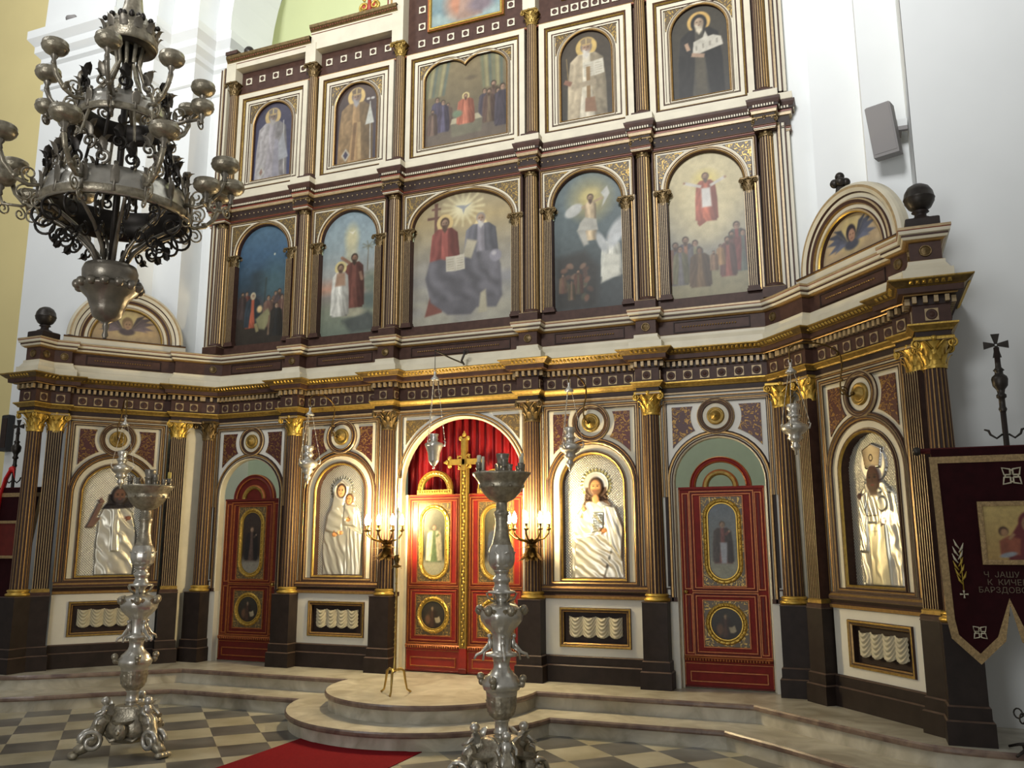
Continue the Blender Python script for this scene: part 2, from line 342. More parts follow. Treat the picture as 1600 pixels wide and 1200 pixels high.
        if mitre:
            s.poly([(hx-hr*.85, hz+hr*.45), (hx+hr*.85, hz+hr*.45), (hx+hr*1.1, hz+hr*1.5), (hx, hz+hr*2.0), (hx-hr*1.1, hz+hr*1.5)], mitre, hr*.2)
            s.line((hx, hz+hr*.5), (hx, hz+hr*1.9), hr*.2, (214, 180, 100)); s.line((hx-hr*.8, hz+hr*.6), (hx+hr*.8, hz+hr*.6), hr*.25, (200, 160, 90))
    def crowd(s, x0, x1, z0, z1, n, cols, h, skin=(176, 132, 104)):
        pts = sorted([(x0+(x1-x0)*(i+.5+.3*(RNG.rand()-.5))/n, z0+(z1-z0)*RNG.rand()) for i in range(n)], key=lambda p: -p[1])
        for i, (x, z) in enumerate(pts): s.figure(x, z, h*(.85+.3*RNG.rand()), cols[i % len(cols)], cols[(i+2) % len(cols)], skin, (60, 44, 34), beard=(80, 60, 46) if i % 2 else None)
    def book(s, x, z, w, h, rot=0, col=(206, 196, 172)):
        c, q = math.cos(rot), math.sin(rot)
        for k, f in ((-1, .94), (1, 1)):
            P = [(0, -h/2), (k*w/2, -h/2+.01), (k*w/2, h/2+.01), (0, h/2)]; s.poly([(x+a*c-b*q, z+a*q+b*c) for a, b in P], tuple(v*f for v in col), .006)
        for i in range(5):
            for k in (-1, 1):
                zz = h*(.32-.16*i); a, b = k*w*.08, zz; a2 = k*w*.42; s.line((x+a*c-b*q, z+a*q+b*c), (x+a2*c-b*q, z+a2*q+b*c), h*.03, (150, 138, 116))
    def finish(s):
        # soft brushwork: blended edges, muted pigments, mottled varnish
        for _ in range(1 if s.c < .0086 else 0):
            p = np.pad(s.C, ((1, 1), (1, 1), (0, 0)), 'edge'); s.C = .4*s.C+.15*(p[:-2, 1:-1]+p[2:, 1:-1]+p[1:-1, :-2]+p[1:-1, 2:])
        l = s.C.mean(2, keepdims=True); s.C = (l+.70*(s.C-l))*.88+np.array((7, 6, 2)); s.C *= 1+.10*s.noise(RNG.rand(40, 40), 9)[..., None]+.05*(RNG.rand(*s.X.shape)-.5)[..., None]
    def mesh(s, name, material, keep=None):
        if material == 'oil_paint': s.finish()
        n = (s.nx+1)*(s.nz+1); co = np.empty((n, 3), np.float32); co[:, 0] = s.X.ravel(); co[:, 1] = -s.H.ravel(); co[:, 2] = s.Z.ravel()
        i, j = np.meshgrid(np.arange(s.nx), np.arange(s.nz)); a = (j*(s.nx+1)+i).ravel(); q = np.stack([a, a+1, a+s.nx+2, a+s.nx+1], 1)
        if keep is not None: q = q[keep.ravel()[a]]
        me = bpy.data.meshes.new(name); me.vertices.add(n); me.vertices.foreach_set('co', co.ravel()); me.loops.add(q.size); me.loops.foreach_set('vertex_index', q.ravel().astype(np.int32))
        me.polygons.add(len(q)); me.polygons.foreach_set('loop_start', np.arange(0, q.size, 4, dtype=np.int32)); me.polygons.foreach_set('use_smooth', np.ones(len(q), bool)); me.update(calc_edges=True)
        c = np.clip(s.C, 0, 255)/255; c = np.where(c <= .04045, c/12.92, ((c+.055)/1.055)**2.4); rgba = np.ones((n, 4), np.float32); rgba[:, :3] = c.reshape(-1, 3); rgba[:, 3] = s.A.ravel()
        at = me.color_attributes.new('Col', 'FLOAT_COLOR', 'POINT'); at.data.foreach_set('color', rgba.ravel()); me.materials.append(MATS[material]); me.update(); return me

HALO = (214, 172, 82)
def p_bishop_white(c):                              # tier three, beside the centre
    c.sky([(0, (66, 62, 56)), (1, (74, 62, 50))]); x = .0
    c.figure(x, -.02, 1.06, (186, 174, 148), (178, 158, 124), (176, 134, 104), (120, 110, 100), HALO, (200, 192, 178), (140, 116, 84), lean=0, wide=1.15)
    c.book(.09, .66, .26, .2, .06); c.line((-.26, .86), (-.24, .55), .012, (150, 120, 70)); c.line((.02, .1), (.02, .7), .05, (150, 112, 66)); c.line((-.29, .55), (-.2, .5), .06, (150, 96, 74))
    c.line((-.2, .46), (.12, .48), .07, (170, 150, 118)); c.poly([(-.02, .28), (.1, .28), (.12, .08), (-.03, .1)], (150, 104, 74))
def p_monk(c):
    c.sky([(0, (58, 54, 48)), (1, (64, 58, 46))])
    c.figure(.0, -.02, 1.06, (62, 58, 50), (38, 36, 36), (186, 152, 118), HALO and (60, 50, 44), (220, 166, 70), (206, 190, 160), hood=(34, 32, 32), wide=1.2)
    c.poly([(-.05, .02), (.07, .02), (.05, .5), (-.06, .52)], (84, 76, 60), .03); c.poly([(-.09, .54), (.27, .62), (.25, .73), (.16, .77), (.1, .76), (.07, .84), (.04, .76), (-.07, .72)], (196, 188, 170), .008)
    for i in range(4): c.line((-.04+.08*i, .6+.018*i), (-.04+.08*i, .66+.018*i), .02, (150, 142, 128))
    c.line((-.1, .56), (.05, .52), .05, (176, 136, 106)); c.line((-.16, .72), (-.13, .62), .045, (170, 130, 100))
def p_bishop_gold(c):
    c.sky([(0, (62, 56, 76)), (1, (84, 62, 52))])
    c.figure(-.02, -.02, 1.08, (150, 112, 66), (140, 106, 64), (160, 124, 100), (110, 100, 96), (222, 178, 92), (150, 146, 148), (120, 96, 70), wide=1.25)
    c.line((.22, .02), (.2, .88), .014, (196, 190, 180)); c.ell(.17, .92, .03, .02, (190, 184, 176)); c.ell(.24, .92, .03, .02, (190, 184, 176))
    c.poly([(.2, .86), (.27, .55), (.13, .54)], (190, 190, 178), .012); c.poly([(-.17, .04), (-.1, .14), (-.17, .24), (-.24, .14)], (176, 164, 140), .006); c.poly([(-.17, .08), (-.13, .14), (-.17, .2), (-.21, .14)], (66, 60, 84), .006)
    c.line((-.06, .05), (-.03, .6), .05, (130, 92, 54)); c.line((.05, .05), (.03, .6), .05, (176, 138, 84))
def p_bishop_blue(c):
    c.sky([(0, (60, 66, 112)), (1, (66, 62, 86))])
    c.figure(-.03, -.02, 1.06, (132, 126, 132), (152, 146, 148), (140, 116, 104), (110, 104, 104), (206, 168, 98), (160, 154, 150), (120, 108, 100), wide=1.25)
    c.line((.2, .05), (.16, .88), .014, (190, 186, 180)); c.poly([(.16, .7), (.26, .3), (.06, .26), (.08, .52)], (150, 152, 160), .02); c.poly([(-.2, .03), (-.13, .12), (-.19, .24), (-.26, .13)], (170, 166, 160), .006); c.poly([(-.2, .08), (-.165, .13), (-.19, .19), (-.225, .13)], (150, 110, 96), .006)
    c.poly([(0, .02), (.12, .02), (.08, .6), (.02, .6)], (140, 136, 150), .02)
def p_supper(c):
    c.sky([(0, (108, 92, 78)), (.25, (104, 90, 80)), (.5, (112, 98, 70)), (1, (136, 116, 76))])
    for x, q in ((-.38, 1), (.36, -1)):
        for i in range(6): c.poly([(x-.16+i*.055, 1.26), (x-.11+i*.055, 1.26), (x-.13+i*.05-q*.05, .72), (x-.17+i*.05-q*.05, .72)], ((112, 116, 84), (150, 142, 92), (92, 104, 90))[i % 3], .03)
    c.ell(.07, .9, .09, .03, (90, 76, 58), soft=.8, a=.6)
    c.crowd(-.52, -.22, .16, .26, 4, [(70, 60, 80), (96, 72, 62), (76, 70, 96), (110, 84, 70)], .42); c.crowd(.24, .56, .14, .3, 5, [(62, 54, 66), (92, 66, 58), (70, 62, 76), (100, 80, 60)], .5)
    c.poly([(-.2, .36), (.18, .38), (.24, .3), (-.22, .28)], (176, 164, 128), .012); c.poly([(-.22, .28), (.24, .3), (.22, .12), (-.2, .1)], (112, 106, 84), .02)
    c.figure(0, .26, .42, (176, 92, 66), (168, 84, 60), (176, 134, 100), (84, 60, 44), (206, 180, 110), (90, 64, 50), wide=1.5)
    c.ell(-.12, .42, .07, .05, (106, 128, 96), soft=.6)
def p_heavens(c):
    c.sky([(0, (92, 128, 142)), (1, (136, 168, 170))]); 
    for i in range(14): c.ell(-.5+i*.08, .08+.05*math.sin(i*2), .1, .07, (150, 176, 172), soft=.9, a=.7)
    c.ell(-.02, .3, .26, .26, (196, 122, 88), soft=.7); c.poly([(-.12, .05), (.24, .05), (.18, .5), (-.06, .5)], (170, 130, 112), .05); c.ell(.22, .2, .18, .12, (126, 108, 120), soft=.8)
def p_nativity(c):
    c.sky([(0, (52, 44, 40)), (.18, (58, 50, 44)), (.34, (60, 58, 66)), (.5, (44, 70, 92)), (.75, (52, 92, 132)), (1, (70, 112, 146))])
    for i in range(9): c.ell(-.1+RNG.rand()*.3, .62+RNG.rand()*.35, .12, .09, (46, 64, 78), soft=.9, a=.7)
    c.line((.03, .45), (.05, .95), .03, (44, 40, 40)); c.ell(.2, .85, .2, .3, (72, 120, 134), soft=1.2, a=.6); c.ell(.17, 1.27, .012, .016, (220, 220, 190), soft=.8)
    c.crowd(.08, .36, .22, .36, 5, [(104, 66, 58), (66, 56, 60), (120, 84, 70), (80, 64, 66)], .42); c.crowd(-.38, -.24, .34, .4, 2, [(110, 54, 46), (70, 54, 54)], .4)
    c.figure(-.16, .24, .5, (176, 72, 46), (44, 56, 70), (196, 160, 124), (180, 164, 130), None, None, hood=(196, 180, 140), wide=1.3)
    c.poly([(-.1, .36), (.1, .5), (.16, .38), (.06, .2), (-.04, .22)], (150, 146, 96), .03); c.ell(-.04, .5, .045, .05, (230, 190, 120), soft=.6); c.figure(.24, .1, .46, (40, 40, 42), (48, 44, 42), wide=1.2)
    c.line((.12, .12), (.13, .4), .03, (130, 100, 76)); c.line((-.1, .3), (-.06, .18), .05, (160, 146, 90))
def p_baptism(c):
    c.sky([(0, (112, 128, 112)), (.2, (134, 144, 120)), (.32, (150, 140, 132)), (.38, (206, 142, 112)), (.48, (160, 162, 158)), (.7, (142, 164, 172)), (1, (132, 160, 176))])
    c.ell(.02, 1.33, .09, .16, (216, 202, 140), soft=1.2); c.poly([(-.03, 1.4), (.07, 1.4), (.14, .9), (-.1, .9)], (204, 196, 150), .08, .7); c.poly([(-.03, 1.43), (.02, 1.41), (.07, 1.43), (.03, 1.38)], (232, 226, 200), .01)
    for i in range(14): c.ell(.2+.22*RNG.rand(), .35+.5*RNG.rand(), .09, .07, ((110, 126, 116), (130, 142, 122), (94, 112, 108))[i % 3], soft=.8, a=.8)
    c.line((.27, .85), (.28, 1.2), .014, (120, 110, 92)); 
    for i in range(7): c.line((.28, 1.18), (.28+.1*math.cos(i*.9), 1.2+.06*math.sin(i*.9)), .012, (112, 112, 90), .02)
    c.poly([(-.1, .2), (.3, .3), (.41, .2), (.41, .04), (.05, .02)], (84, 92, 90), .06); c.ell(.04, .3, .2, .06, (170, 166, 136), soft=.6)
    c.figure(.07, .36, .74, (116, 60, 50), (112, 56, 48), (160, 112, 84), (60, 42, 34), None, (64, 46, 36), arms=[((.0, .98), (-.13, 1.07), (150, 100, 76)), ((.16, .85), (.19, .74), (150, 104, 80))], wide=1.05)
    c.figure(-.14, .26, .72, (198, 196, 184), (206, 204, 192), (170, 128, 98), (72, 52, 40), (220, 196, 120), (80, 58, 46), wide=.95); c.poly([(-.22, .68), (-.06, .68), (-.07, .86), (-.2, .86)], (172, 128, 98), .03)
def p_trinity(c):
    c.sky([(0, (170, 166, 148)), (.12, (172, 166, 146)), (.3, (150, 148, 146)), (.55, (160, 150, 128)), (.8, (186, 160, 104)), (1, (164, 148, 112))])
    for i in range(30): c.ell(-.68+1.36*RNG.rand(), .05+.75*RNG.rand(), .14, .07, ((168, 162, 152), (150, 148, 152), (180, 172, 150))[i % 3], soft=1, a=.5)
    for i in range(16): a = i*PI/8; c.line((0, 1.5), (.3*math.cos(a), 1.5+.24*math.sin(a)), .02, (226, 210, 150), .04)
    c.ell(0, 1.5, .12, .12, (232, 220, 168), soft=1); c.poly([(-.11, 1.55), (-.01, 1.49), (.01, 1.42), (.03, 1.49), (.13, 1.56), (.04, 1.53), (.0, 1.54)], (150, 154, 160), .01)
    c.poly([(-.4, 1.0), (-.36, 1.0), (-.35, 1.62), (-.4, 1.62)], (118, 76, 62), .012); c.line((-.5, 1.42), (-.26, 1.42), .035, (118, 76, 62)); c.line((-.44, 1.54), (-.31, 1.54), .03, (118, 76, 62))
    c.poly([(-.52, .12), (-.28, .16), (-.24, .4), (-.44, .42)], (140, 76, 66), .02); c.figure(-.25, .5, .9, (158, 72, 64), (146, 68, 62), (176, 134, 104), (86, 60, 46), (226, 190, 112), (92, 66, 52), wide=1.15)
    c.poly([(.08, 1.12), (.42, 1.12), (.25, 1.42)], (228, 200, 130), .01); c.figure(.25, .5, .9, (118, 114, 124), (106, 106, 118), (176, 136, 108), (150, 140, 130), None, (190, 184, 176), wide=1.3)
    c.poly([(-.52, .62), (-.46, .84), (-.3, .86), (-.1, .8), (.05, .82), (.2, .9), (.44, .9), (.52, .7), (.54, .3), (.46, .16), (.2, .18), (.12, .1), (-.2, .12), (-.3, .2), (-.44, .3)], (104, 102, 112), .03)
    m = c.m_poly([(-.5, .3), (.5, .3), (.5, .9), (-.5, .9)], .05); c.folds(m, 26, .5, .10)
    c.poly([(.0, .86), (.12, .82), (.2, 1.04), (.06, 1.08)], (188, 176, 146), .03); c.ell(.45, .82, .08, .08, (140, 136, 150), soft=.3); c.ell(.43, .85, .03, .03, (176, 170, 176), soft=.8)
    c.book(-.1, .78, .26, .2, .04); c.poly([(.22, .1), (.34, .12), (.32, .4), (.25, .36)], (180, 170, 140), .03)
def p_resurrection(c):
    c.sky([(0, (66, 72, 76)), (.3, (70, 80, 84)), (.6, (86, 104, 110)), (1, (104, 124, 130))])
    c.ell(.03, 1.36, .2, .2, (190, 170, 92), soft=1.5); c.ell(.03, 1.38, .1, .1, (222, 198, 112), soft=1.2)
    c.ell(-.18, 1.24, .12, .07, (184, 184, 178), .5, .3); c.poly([(.16, 1.42), (.24, 1.5), (.27, 1.4), (.2, 1.28), (.17, 1.24), (.2, 1.36)], (188, 188, 180), .012); c.line((-.08, 1.26), (.18, 1.36), .03, (184, 150, 110))
    c.figure(.03, .84, .58, (196, 168, 126), None, (186, 146, 106), (84, 62, 46), None, (96, 70, 52), wide=.75); c.poly([(-.14, .98), (.12, .96), (.1, 1.1), (-.04, 1.14), (-.1, 1.08)], (184, 180, 166), .02); c.poly([(-.14, .98), (-.04, .98), (.0, .8), (-.06, .78)], (176, 172, 160), .03)
    c.figure(.27, .36, .52, (214, 212, 196), (206, 206, 190), (192, 150, 116), (150, 110, 70), None, None, wide=1.2); c.poly([(.14, .3), (.36, .38), (.38, .62), (.2, .66)], (210, 208, 190), .03); c.ell(.34, .9, .09, .2, (190, 194, 196), -.5, .5); c.ell(.16, .8, .05, .14, (180, 184, 184), .4, .5)
    c.poly([(-.41, .02), (.1, .02), (.12, .5), (-.05, .72), (-.41, .66)], (58, 56, 54), .09, .9)
    for i in range(22): c.ell(-.34+.36*RNG.rand(), .1+.5*RNG.rand(), .045, .03, ((124, 84, 66), (96, 70, 60), (140, 104, 82), (84, 84, 66))[i % 4], RNG.rand()*3, .6)
    c.crowd(-.36, -.08, .1, .3, 3, [(104, 66, 54), (84, 74, 54), (120, 88, 66)], .26)
def p_ascension(c):
    c.sky([(0, (146, 136, 96)), (.18, (150, 142, 104)), (.3, (122, 124, 128)), (.42, (164, 158, 138)), (.7, (204, 186, 134)), (1, (206, 190, 138))])
    c.ell(0, 1.15, .33, .5, (222, 200, 136), soft=1.2, a=.8); c.ell(0, 1.1, .18, .3, (228, 210, 154), soft=1.4); c.ell(0, 1.38, .12, .1, (240, 212, 96), soft=1.2)
    c.figure(0, .88, .58, (190, 86, 56), (182, 82, 58), (180, 132, 96), (96, 66, 44), None, (104, 74, 52), arms=[((-.05, 1.3), (-.24, 1.37), (208, 200, 186)), ((.05, 1.3), (.22, 1.38), (208, 200, 186))], wide=1.05); c.poly([(-.05, 1.05), (.06, 1.05), (.05, 1.28), (-.05, 1.28)], (214, 208, 200), .02); c.line((-.02, .9), (-.1, .85), .05, (176, 82, 56))
    c.crowd(-.4, -.12, .12, .3, 5, [(96, 92, 96), (130, 82, 58), (112, 108, 76), (82, 80, 92)], .46); c.figure(-.1, .12, .46, (104, 78, 50), (92, 70, 50), (140, 100, 76), (70, 52, 40), wide=1.3); c.crowd(.18, .4, .2, .3, 4, [(128, 56, 52), (100, 64, 60), (84, 92, 84), (134, 66, 56)], .5)
    c.crowd(.02, .16, .28, .36, 2, [(160, 116, 72), (130, 96, 70)], .26)
def p_cherub(c, wing, sky, hair, skin):
    c.sky([(0, sky), (1, tuple(v*.96 for v in sky))]); z = .2
    c.ell(0, z+.06, .17, .17, (214, 190, 108), soft=.9, a=.8)
    for q in (-1, 1):
        for i, (a, l) in enumerate(((.75, .3), (.5, .36), (.28, .36), (.02, .34), (-.1, .26))):
            if q < 0: a -= .15
            x, y = q*math.cos(a)*l, math.sin(a)*l; n = (-y*.09*q, x*.09*q); c.poly([(q*.04, z-.04), (x*.6+n[0], z+y*.6+n[1]), (x, z+y-.02), (x*.6-n[0], z+y*.6-n[1])], tuple(v*(.8+.12*i) for v in wing), .012)
    c.ell(0, z-.06, .1, .05, tuple(v*.9 for v in wing), soft=.4); c.ell(.0, z+.055, .068, .085, hair, soft=.2); c.ell(.008, z+.03, .046, .062, skin, soft=.2)
    for q in (-1, 1): c.ell(.008+q*.018, z+.042, .009, .005, (50, 36, 30), soft=.5)
    c.line((-.008, z-.0), (.022, z-.0), .006, (140, 76, 66))
def p_door_figure(bg, robe, cloak, cloud, legs=None, wings=None):
    def f(c):
        h = c.h; c.sky([(0, cloud), (.16, cloud), (.3, bg[0]), (1, bg[1])]); 
        for i in range(8): c.ell(-c.w+2*c.w*RNG.rand(), .1*h*RNG.rand()+.02, c.w*.5, .06*h, cloud, soft=.9, a=.7)
        if wings:
            for q in (-1, 1): c.poly([(q*.02, .62*h), (q*.62*c.w, .72*h), (q*.5*c.w, .45*h), (q*.3*c.w, .3*h)], wings, .03)
        c.figure(0, .2*h, .56*h, robe, cloak, wide=1.2, hair=(96, 68, 48), arms=[((.03, .58*h), (.07, .63*h), robe)])
        if legs: c.poly([(-.02, .2*h), (.035, .2*h), (.045, .48*h), (-.03, .48*h)], legs, .012)
    return f
def p_roundel(c):
    c.sky([(0, (44, 34, 28)), (1, (58, 54, 46))]); r = c.w; c.figure(-.01, r*.1, r*1.5, (74, 44, 34), (60, 44, 34), (180, 136, 96), (110, 86, 60), None, (150, 124, 90), wide=1.4)
    c.book(r*.4, r*.6, r*.42, r*.4, .3, (200, 180, 136)); c.ell(-r*.45, r*.65, r*.22, r*.35, (120, 76, 50), soft=.7)

# beaten-silver covers: figure in relief, painted face and hands
SILVER = (218, 213, 196)
def relief(c, kind):
    X, Z = c.X, c.Z; c.C[:] = SILVER; c.A[:] = .62; k = PI/.030
    dm = np.abs(np.sin((X+Z)*k)*np.sin((X-Z)*k)); c.H = .012*dm; c.C *= (.62+.45*np.sqrt(dm))[..., None]
    def body(pts, h, ang, fk, amp=.006, col=None, bulge=.02):
        m = c.m_poly(pts, .02); ph = c.N*3.2; cx = sum(p[0] for p in pts)/len(pts)
        w1 = np.sin((X*math.cos(ang)+Z*math.sin(ang))*fk+ph); w2 = np.sin((X*math.cos(ang+.3)+Z*math.sin(ang+.3))*fk*.6+ph*1.5); f = h+bulge*np.exp(-((X-cx)/.16)**2)+amp*1.0*w1*(.6+.4*w2)
        c.H = c.H*(1-m)+f*m
        c.put(m, col or SILVER, 1, .05)
    def skin(x, z, rx, rz, col, h=.03, rot=0):
        m = c.m_ell(x, z, rx, rz, rot, .25); c.put(m, col, 1, .1, 0); c.H = c.H*(1-m)+(h+.01*np.sqrt(np.clip(1-((X-x)/rx)**2-((Z-z)/rz)**2, 0, 1)))*m
    def halo(x, z, r, rays=True, col=(186, 176, 140)):
        d = np.hypot(X-x, Z-z); a = np.arctan2(Z-z, X-x); R = r*(1.2+.05*np.sign(np.sin(a*26))) if rays else r*1.06
        m = np.clip((R-d)/.006, 0, 1); c.put(m, col, 1, .1); c.H = c.H*(1-m)+(.012+.004*np.sin(a*26))*m; m = np.clip((r-d)/.006, 0, 1); c.put(m, (214, 210, 196), 1); c.H = c.H*(1-m)+(.016+.008*np.clip((d-r*.88)/(r*.1), 0, 1))*m
    def face(x, z, r, col, hair, beard=None, veil=None):
        if hair: skin(x, z+r*.1, r*1.15, r*1.4, hair, .028)
        skin(x, z, r*.8, r*1.1, col, .034)
        if beard: c.put(c.m_poly([(x-r*.7, z-r*.3), (x+r*.7, z-r*.3), (x+r*.45, z-r*1.35), (x-r*.45, z-r*1.35)], r*.3), beard, .85, .1, 0)
        for q in (-1, 1): c.put(c.m_ell(x+q*r*.32, z+r*.16, r*.17, r*.09, 0, .5), (40, 28, 22), .9); c.put(c.m_ell(x+q*r*.34, z+r*.36, r*.24, r*.06, 0, .6), (60, 42, 32), .8)
        c.line((x, z+r*.15), (x+r*.08, z-r*.22), r*.12, tuple(v*.82 for v in col)); c.line((x-r*.2, z-r*.48), (x+r*.22, z-r*.48), r*.13, (130, 66, 56))
    def hand(x, z, col, rot=0, s=1):
        skin(x, z, .032*s, .026*s, col, .036)
        for i in range(4):
            a = rot+(i-1.5)*.25; c.put(c.m_poly([(x+.02*s*math.cos(a)-.006*math.sin(a), z+.02*s*math.sin(a)+.006*math.cos(a)), (x+.062*s*math.cos(a), z+.062*s*math.sin(a)), (x+.02*s*math.cos(a)+.006*math.sin(a), z+.02*s*math.sin(a)-.006*math.cos(a))], .006), col, 1, .1, 0)
        a = rot+1.2; c.line((x, z), (x+.045*s*math.cos(a), z+.045*s*math.sin(a)), .013*s, col)
    if kind == 'book':        # bearded figure with long brown hair, one hand raised, an open book
        halo(.02, 1.03, .15, True, (178, 168, 112)); body([(-.28, .0), (.32, .0), (.31, .4), (.25, .72), (.16, .86), (-.1, .86), (-.2, .7), (-.27, .4)], .02, .6, 62, .007)
        body([(-.24, .0), (.1, .0), (.2, .36), (.1, .5), (-.22, .45)], .03, .95, 78, .008); body([(.12, .45), (.3, .2), (.33, .55), (.24, .78), (.12, .8)], .03, .25, 90, .006)
        c.put(c.m_poly([(-.1, 1.0), (.14, 1.0), (.16, .84), (.2, .78), (.1, .84), (-.06, .84), (-.14, .78), (-.12, .86)], .02), (66, 44, 28), 1, .1, 0); face(.02, 1.0, .075, (196, 142, 92), (70, 46, 30), (96, 64, 40)); skin(.02, .87, .045, .05, (186, 132, 84), .03)
        c.put(c.m_poly([(-.03, .5), (.1, .52), (.11, .72), (-.02, .72)], .008), (206, 206, 190), 1, 0, .8); c.H += .012*c.m_poly([(-.03, .5), (.1, .52), (.11, .72), (-.02, .72)], .01)
        for i in range(6): c.line((-.01, .54+.028*i), (.035, .545+.028*i), .006, (120, 116, 100)); c.line((.05, .545+.028*i), (.09, .55+.028*i), .006, (120, 116, 100))
        hand(.11, .52, (190, 128, 76), PI-.2, 1.1); hand(-.12, .76, (200, 146, 96), PI/2+.1, .9); c.line((-.12, .75), (-.15, .66), .035, (198, 146, 98))
    if kind == 'veil':        # veiled mother with a child
        halo(-.02, 1.06, .14, True, (150, 146, 126)); body([(-.27, .0), (.3, .0), (.3, .5), (.22, .8), (.1, .92), (-.14, .92), (-.24, .74), (-.28, .4)], .02, .3, 60, .007)
        body([(-.24, .55), (.0, .5), (.02, .74), (-.1, .88), (-.2, .76)], .034, 1.1, 60, .006); body([(.05, .0), (.28, .0), (.3, .5), (.1, .6)], .03, .08, 110, .006); body([(-.15, .8), (-.12, 1.1), (-.02, 1.18), (.07, 1.1), (.02, .86)], .032, .5, 50, .004)
        face(-.02, 1.04, .066, (206, 158, 108), (54, 36, 26)); body([(.02, .62), (.2, .6), (.2, .84), (.05, .88)], .042, .5, 70, .005); face(.1, .93, .052, (196, 142, 92), (84, 56, 36)); hand(-.1, .5, (196, 140, 88), .2, 1.1); hand(.1, .68, (196, 140, 88), .1); hand(.0, .52, (196, 140, 88), PI-.3, .9)
    if kind == 'mitre':       # dark-faced bishop in a tall crown
        halo(-.01, 1.08, .17, False, (150, 150, 150)); body([(-.22, .0), (.27, .0), (.29, .5), (.24, .8), (.12, .92), (-.14, .92), (-.22, .74), (-.25, .4)], .02, .15, 55, .007)
        body([(-.1, .0), (.14, .0), (.12, .55), (-.1, .56)], .034, .0, 30, .003, (196, 190, 164)); body([(-.23, .3), (-.12, .3), (-.1, .84), (-.2, .78)], .03, .3, 90, .006)
        m = c.m_poly([(-.10, 1.045), (.09, 1.045), (.13, 1.22), (.0, 1.275), (-.13, 1.22)], .01); c.put(m, (210, 206, 200), 1, .1, 1); c.H = c.H*(1-m)+.034*m; c.put(c.m_ell(-.01, 1.14, .026, .034, 0, .2)-c.m_ell(-.01, 1.14, .016, .022, 0, .2), (70, 66, 60), .9); c.line((-.10, 1.055), (.09, 1.055), .016, (120, 116, 110))
        face(-.005, .945, .11, (92, 58, 44), None, (112, 88, 66)); 
        for x, z, r in ((.1, .72, .055), (.07, .84, .02), (.18, .84, .022)): m = c.m_ell(x, z, r, r*1.2, 0, .2); c.H += .014*m; c.put(m-c.m_ell(x, z, r*.75, r*.95, 0, .2), (150, 146, 130), .7)
        c.line((-.13, .62), (.05, .62), .012, (130, 124, 110)); c.line((-.13, .62), (-.06, .85), .012, (130, 124, 110)); c.line((-.01, .44), (-.01, .52), .012, (140, 132, 110)); c.line((-.05, .48), (.03, .48), .012, (140, 132, 110))
        hand(.1, .57, (96, 58, 44), PI-.1, 1.2); hand(-.19, .8, (80, 50, 40), PI/2, 1.1)
    if kind == 'raised':      # dark-bearded figure with a bare raised arm
        body([(-.15, .0), (.3, .0), (.31, .5), (.24, .8), (.1, .9), (-.08, .88), (-.14, .74), (-.16, .4)], .02, .7, 50, .007); body([(.02, .3), (.1, .3), (.08, .84), (.0, .84)], .03, 0, 60, .003)
        c.put(c.m_poly([(-.05, 1.02), (.2, 1.02), (.26, .86), (.12, .84), (-.12, .83), (-.06, .92)], .02), (44, 38, 38), 1, .1, 0); face(.08, 1.0, .085, (120, 84, 64), (52, 42, 40), (60, 56, 60))
        for a, b, w in (((-.17, .72), (-.25, .6), .085), ((-.25, .6), (-.14, .9), .06)): m = c.m_poly([(a[0]-w/2, a[1]), (a[0]+w/2, a[1]), (b[0]+w/2, b[1]), (b[0]-w/2, b[1])], .02); c.put(m, (128, 98, 86), 1, .1, 0); c.H = c.H*(1-m)+.035*m
        hand(-.13, .93, (140, 106, 92), PI/2+.2, 1); hand(.2, .72, (150, 96, 72), PI-.2, 1)
# ------------------------------------------------------------------ the setting: floor, steps, piers, arch, apse
def P(mb, name, th, **k):           # geometry given with absolute heights, linked under a thing standing at th.location.z
    if th is not None: mb.xf(Matrix.Translation((0, 0, -th.location.z)))
    return mb.to(name, th, **k)
def structure(name, mb): return mb.to(name, None, kind='structure')
PZ = .332
b = MB(); b.add([(-9, -13, 0), (10, -13, 0), (10, 4, 0), (-9, 4, 0)], [(0, 1, 2, 3)], 'checker'); structure('floor', b)
def step_plan(yline, xk, bulge_r, bcx, bcy, wing):
    # plan outline, left to right on the viewer's side, then closed behind
    dy = yline-bcy; half = math.sqrt(max(bulge_r**2-dy**2, 0)); a0 = math.atan2(dy, -half); a1 = math.atan2(dy, half)
    if a0 < 0: a0 += 2*PI
    if a1 < a0: a1 += 2*PI
    front = [(-x, y) for x, y in wing[::-1]]+[(-xk, yline)]
    front += [(bcx+bulge_r*math.cos(a0+(a1-a0)*i/28), bcy+bulge_r*math.sin(a0+(a1-a0)*i/28)) for i in range(29)]
    return front+[(xk, yline)]+list(wing)
def smooth_wing(p, n=6):
    out = []
    for i in range(len(p)-1):
        p0 = p[max(i-1, 0)]; p1 = p[i]; p2 = p[i+1]; p3 = p[min(i+2, len(p)-1)]
        for k in range(n):
            t = k/n; out.append(tuple(.5*((2*p1[j])+(-p0[j]+p2[j])*t+(2*p0[j]-5*p1[j]+4*p2[j]-p3[j])*t*t+(-p0[j]+3*p1[j]-3*p2[j]+p3[j])*t**3) for j in (0, 1)))
    return out+[p[-1]]
up = step_plan(-.66, 3.36, 1.13, .1, -.75, [(3.98, -1.20)]+smooth_wing([(4.45, -1.60), (4.78, -1.83), (5.2, -1.9), (5.8, -1.9), (6.5, -1.9)]))
lo = step_plan(-1.06, 3.14, 1.47, .06, -.78, [(3.70, -1.52)]+smooth_wing([(4.2, -1.98), (4.6, -2.22), (5.1, -2.3), (5.8, -2.3), (6.5, -2.3)]))
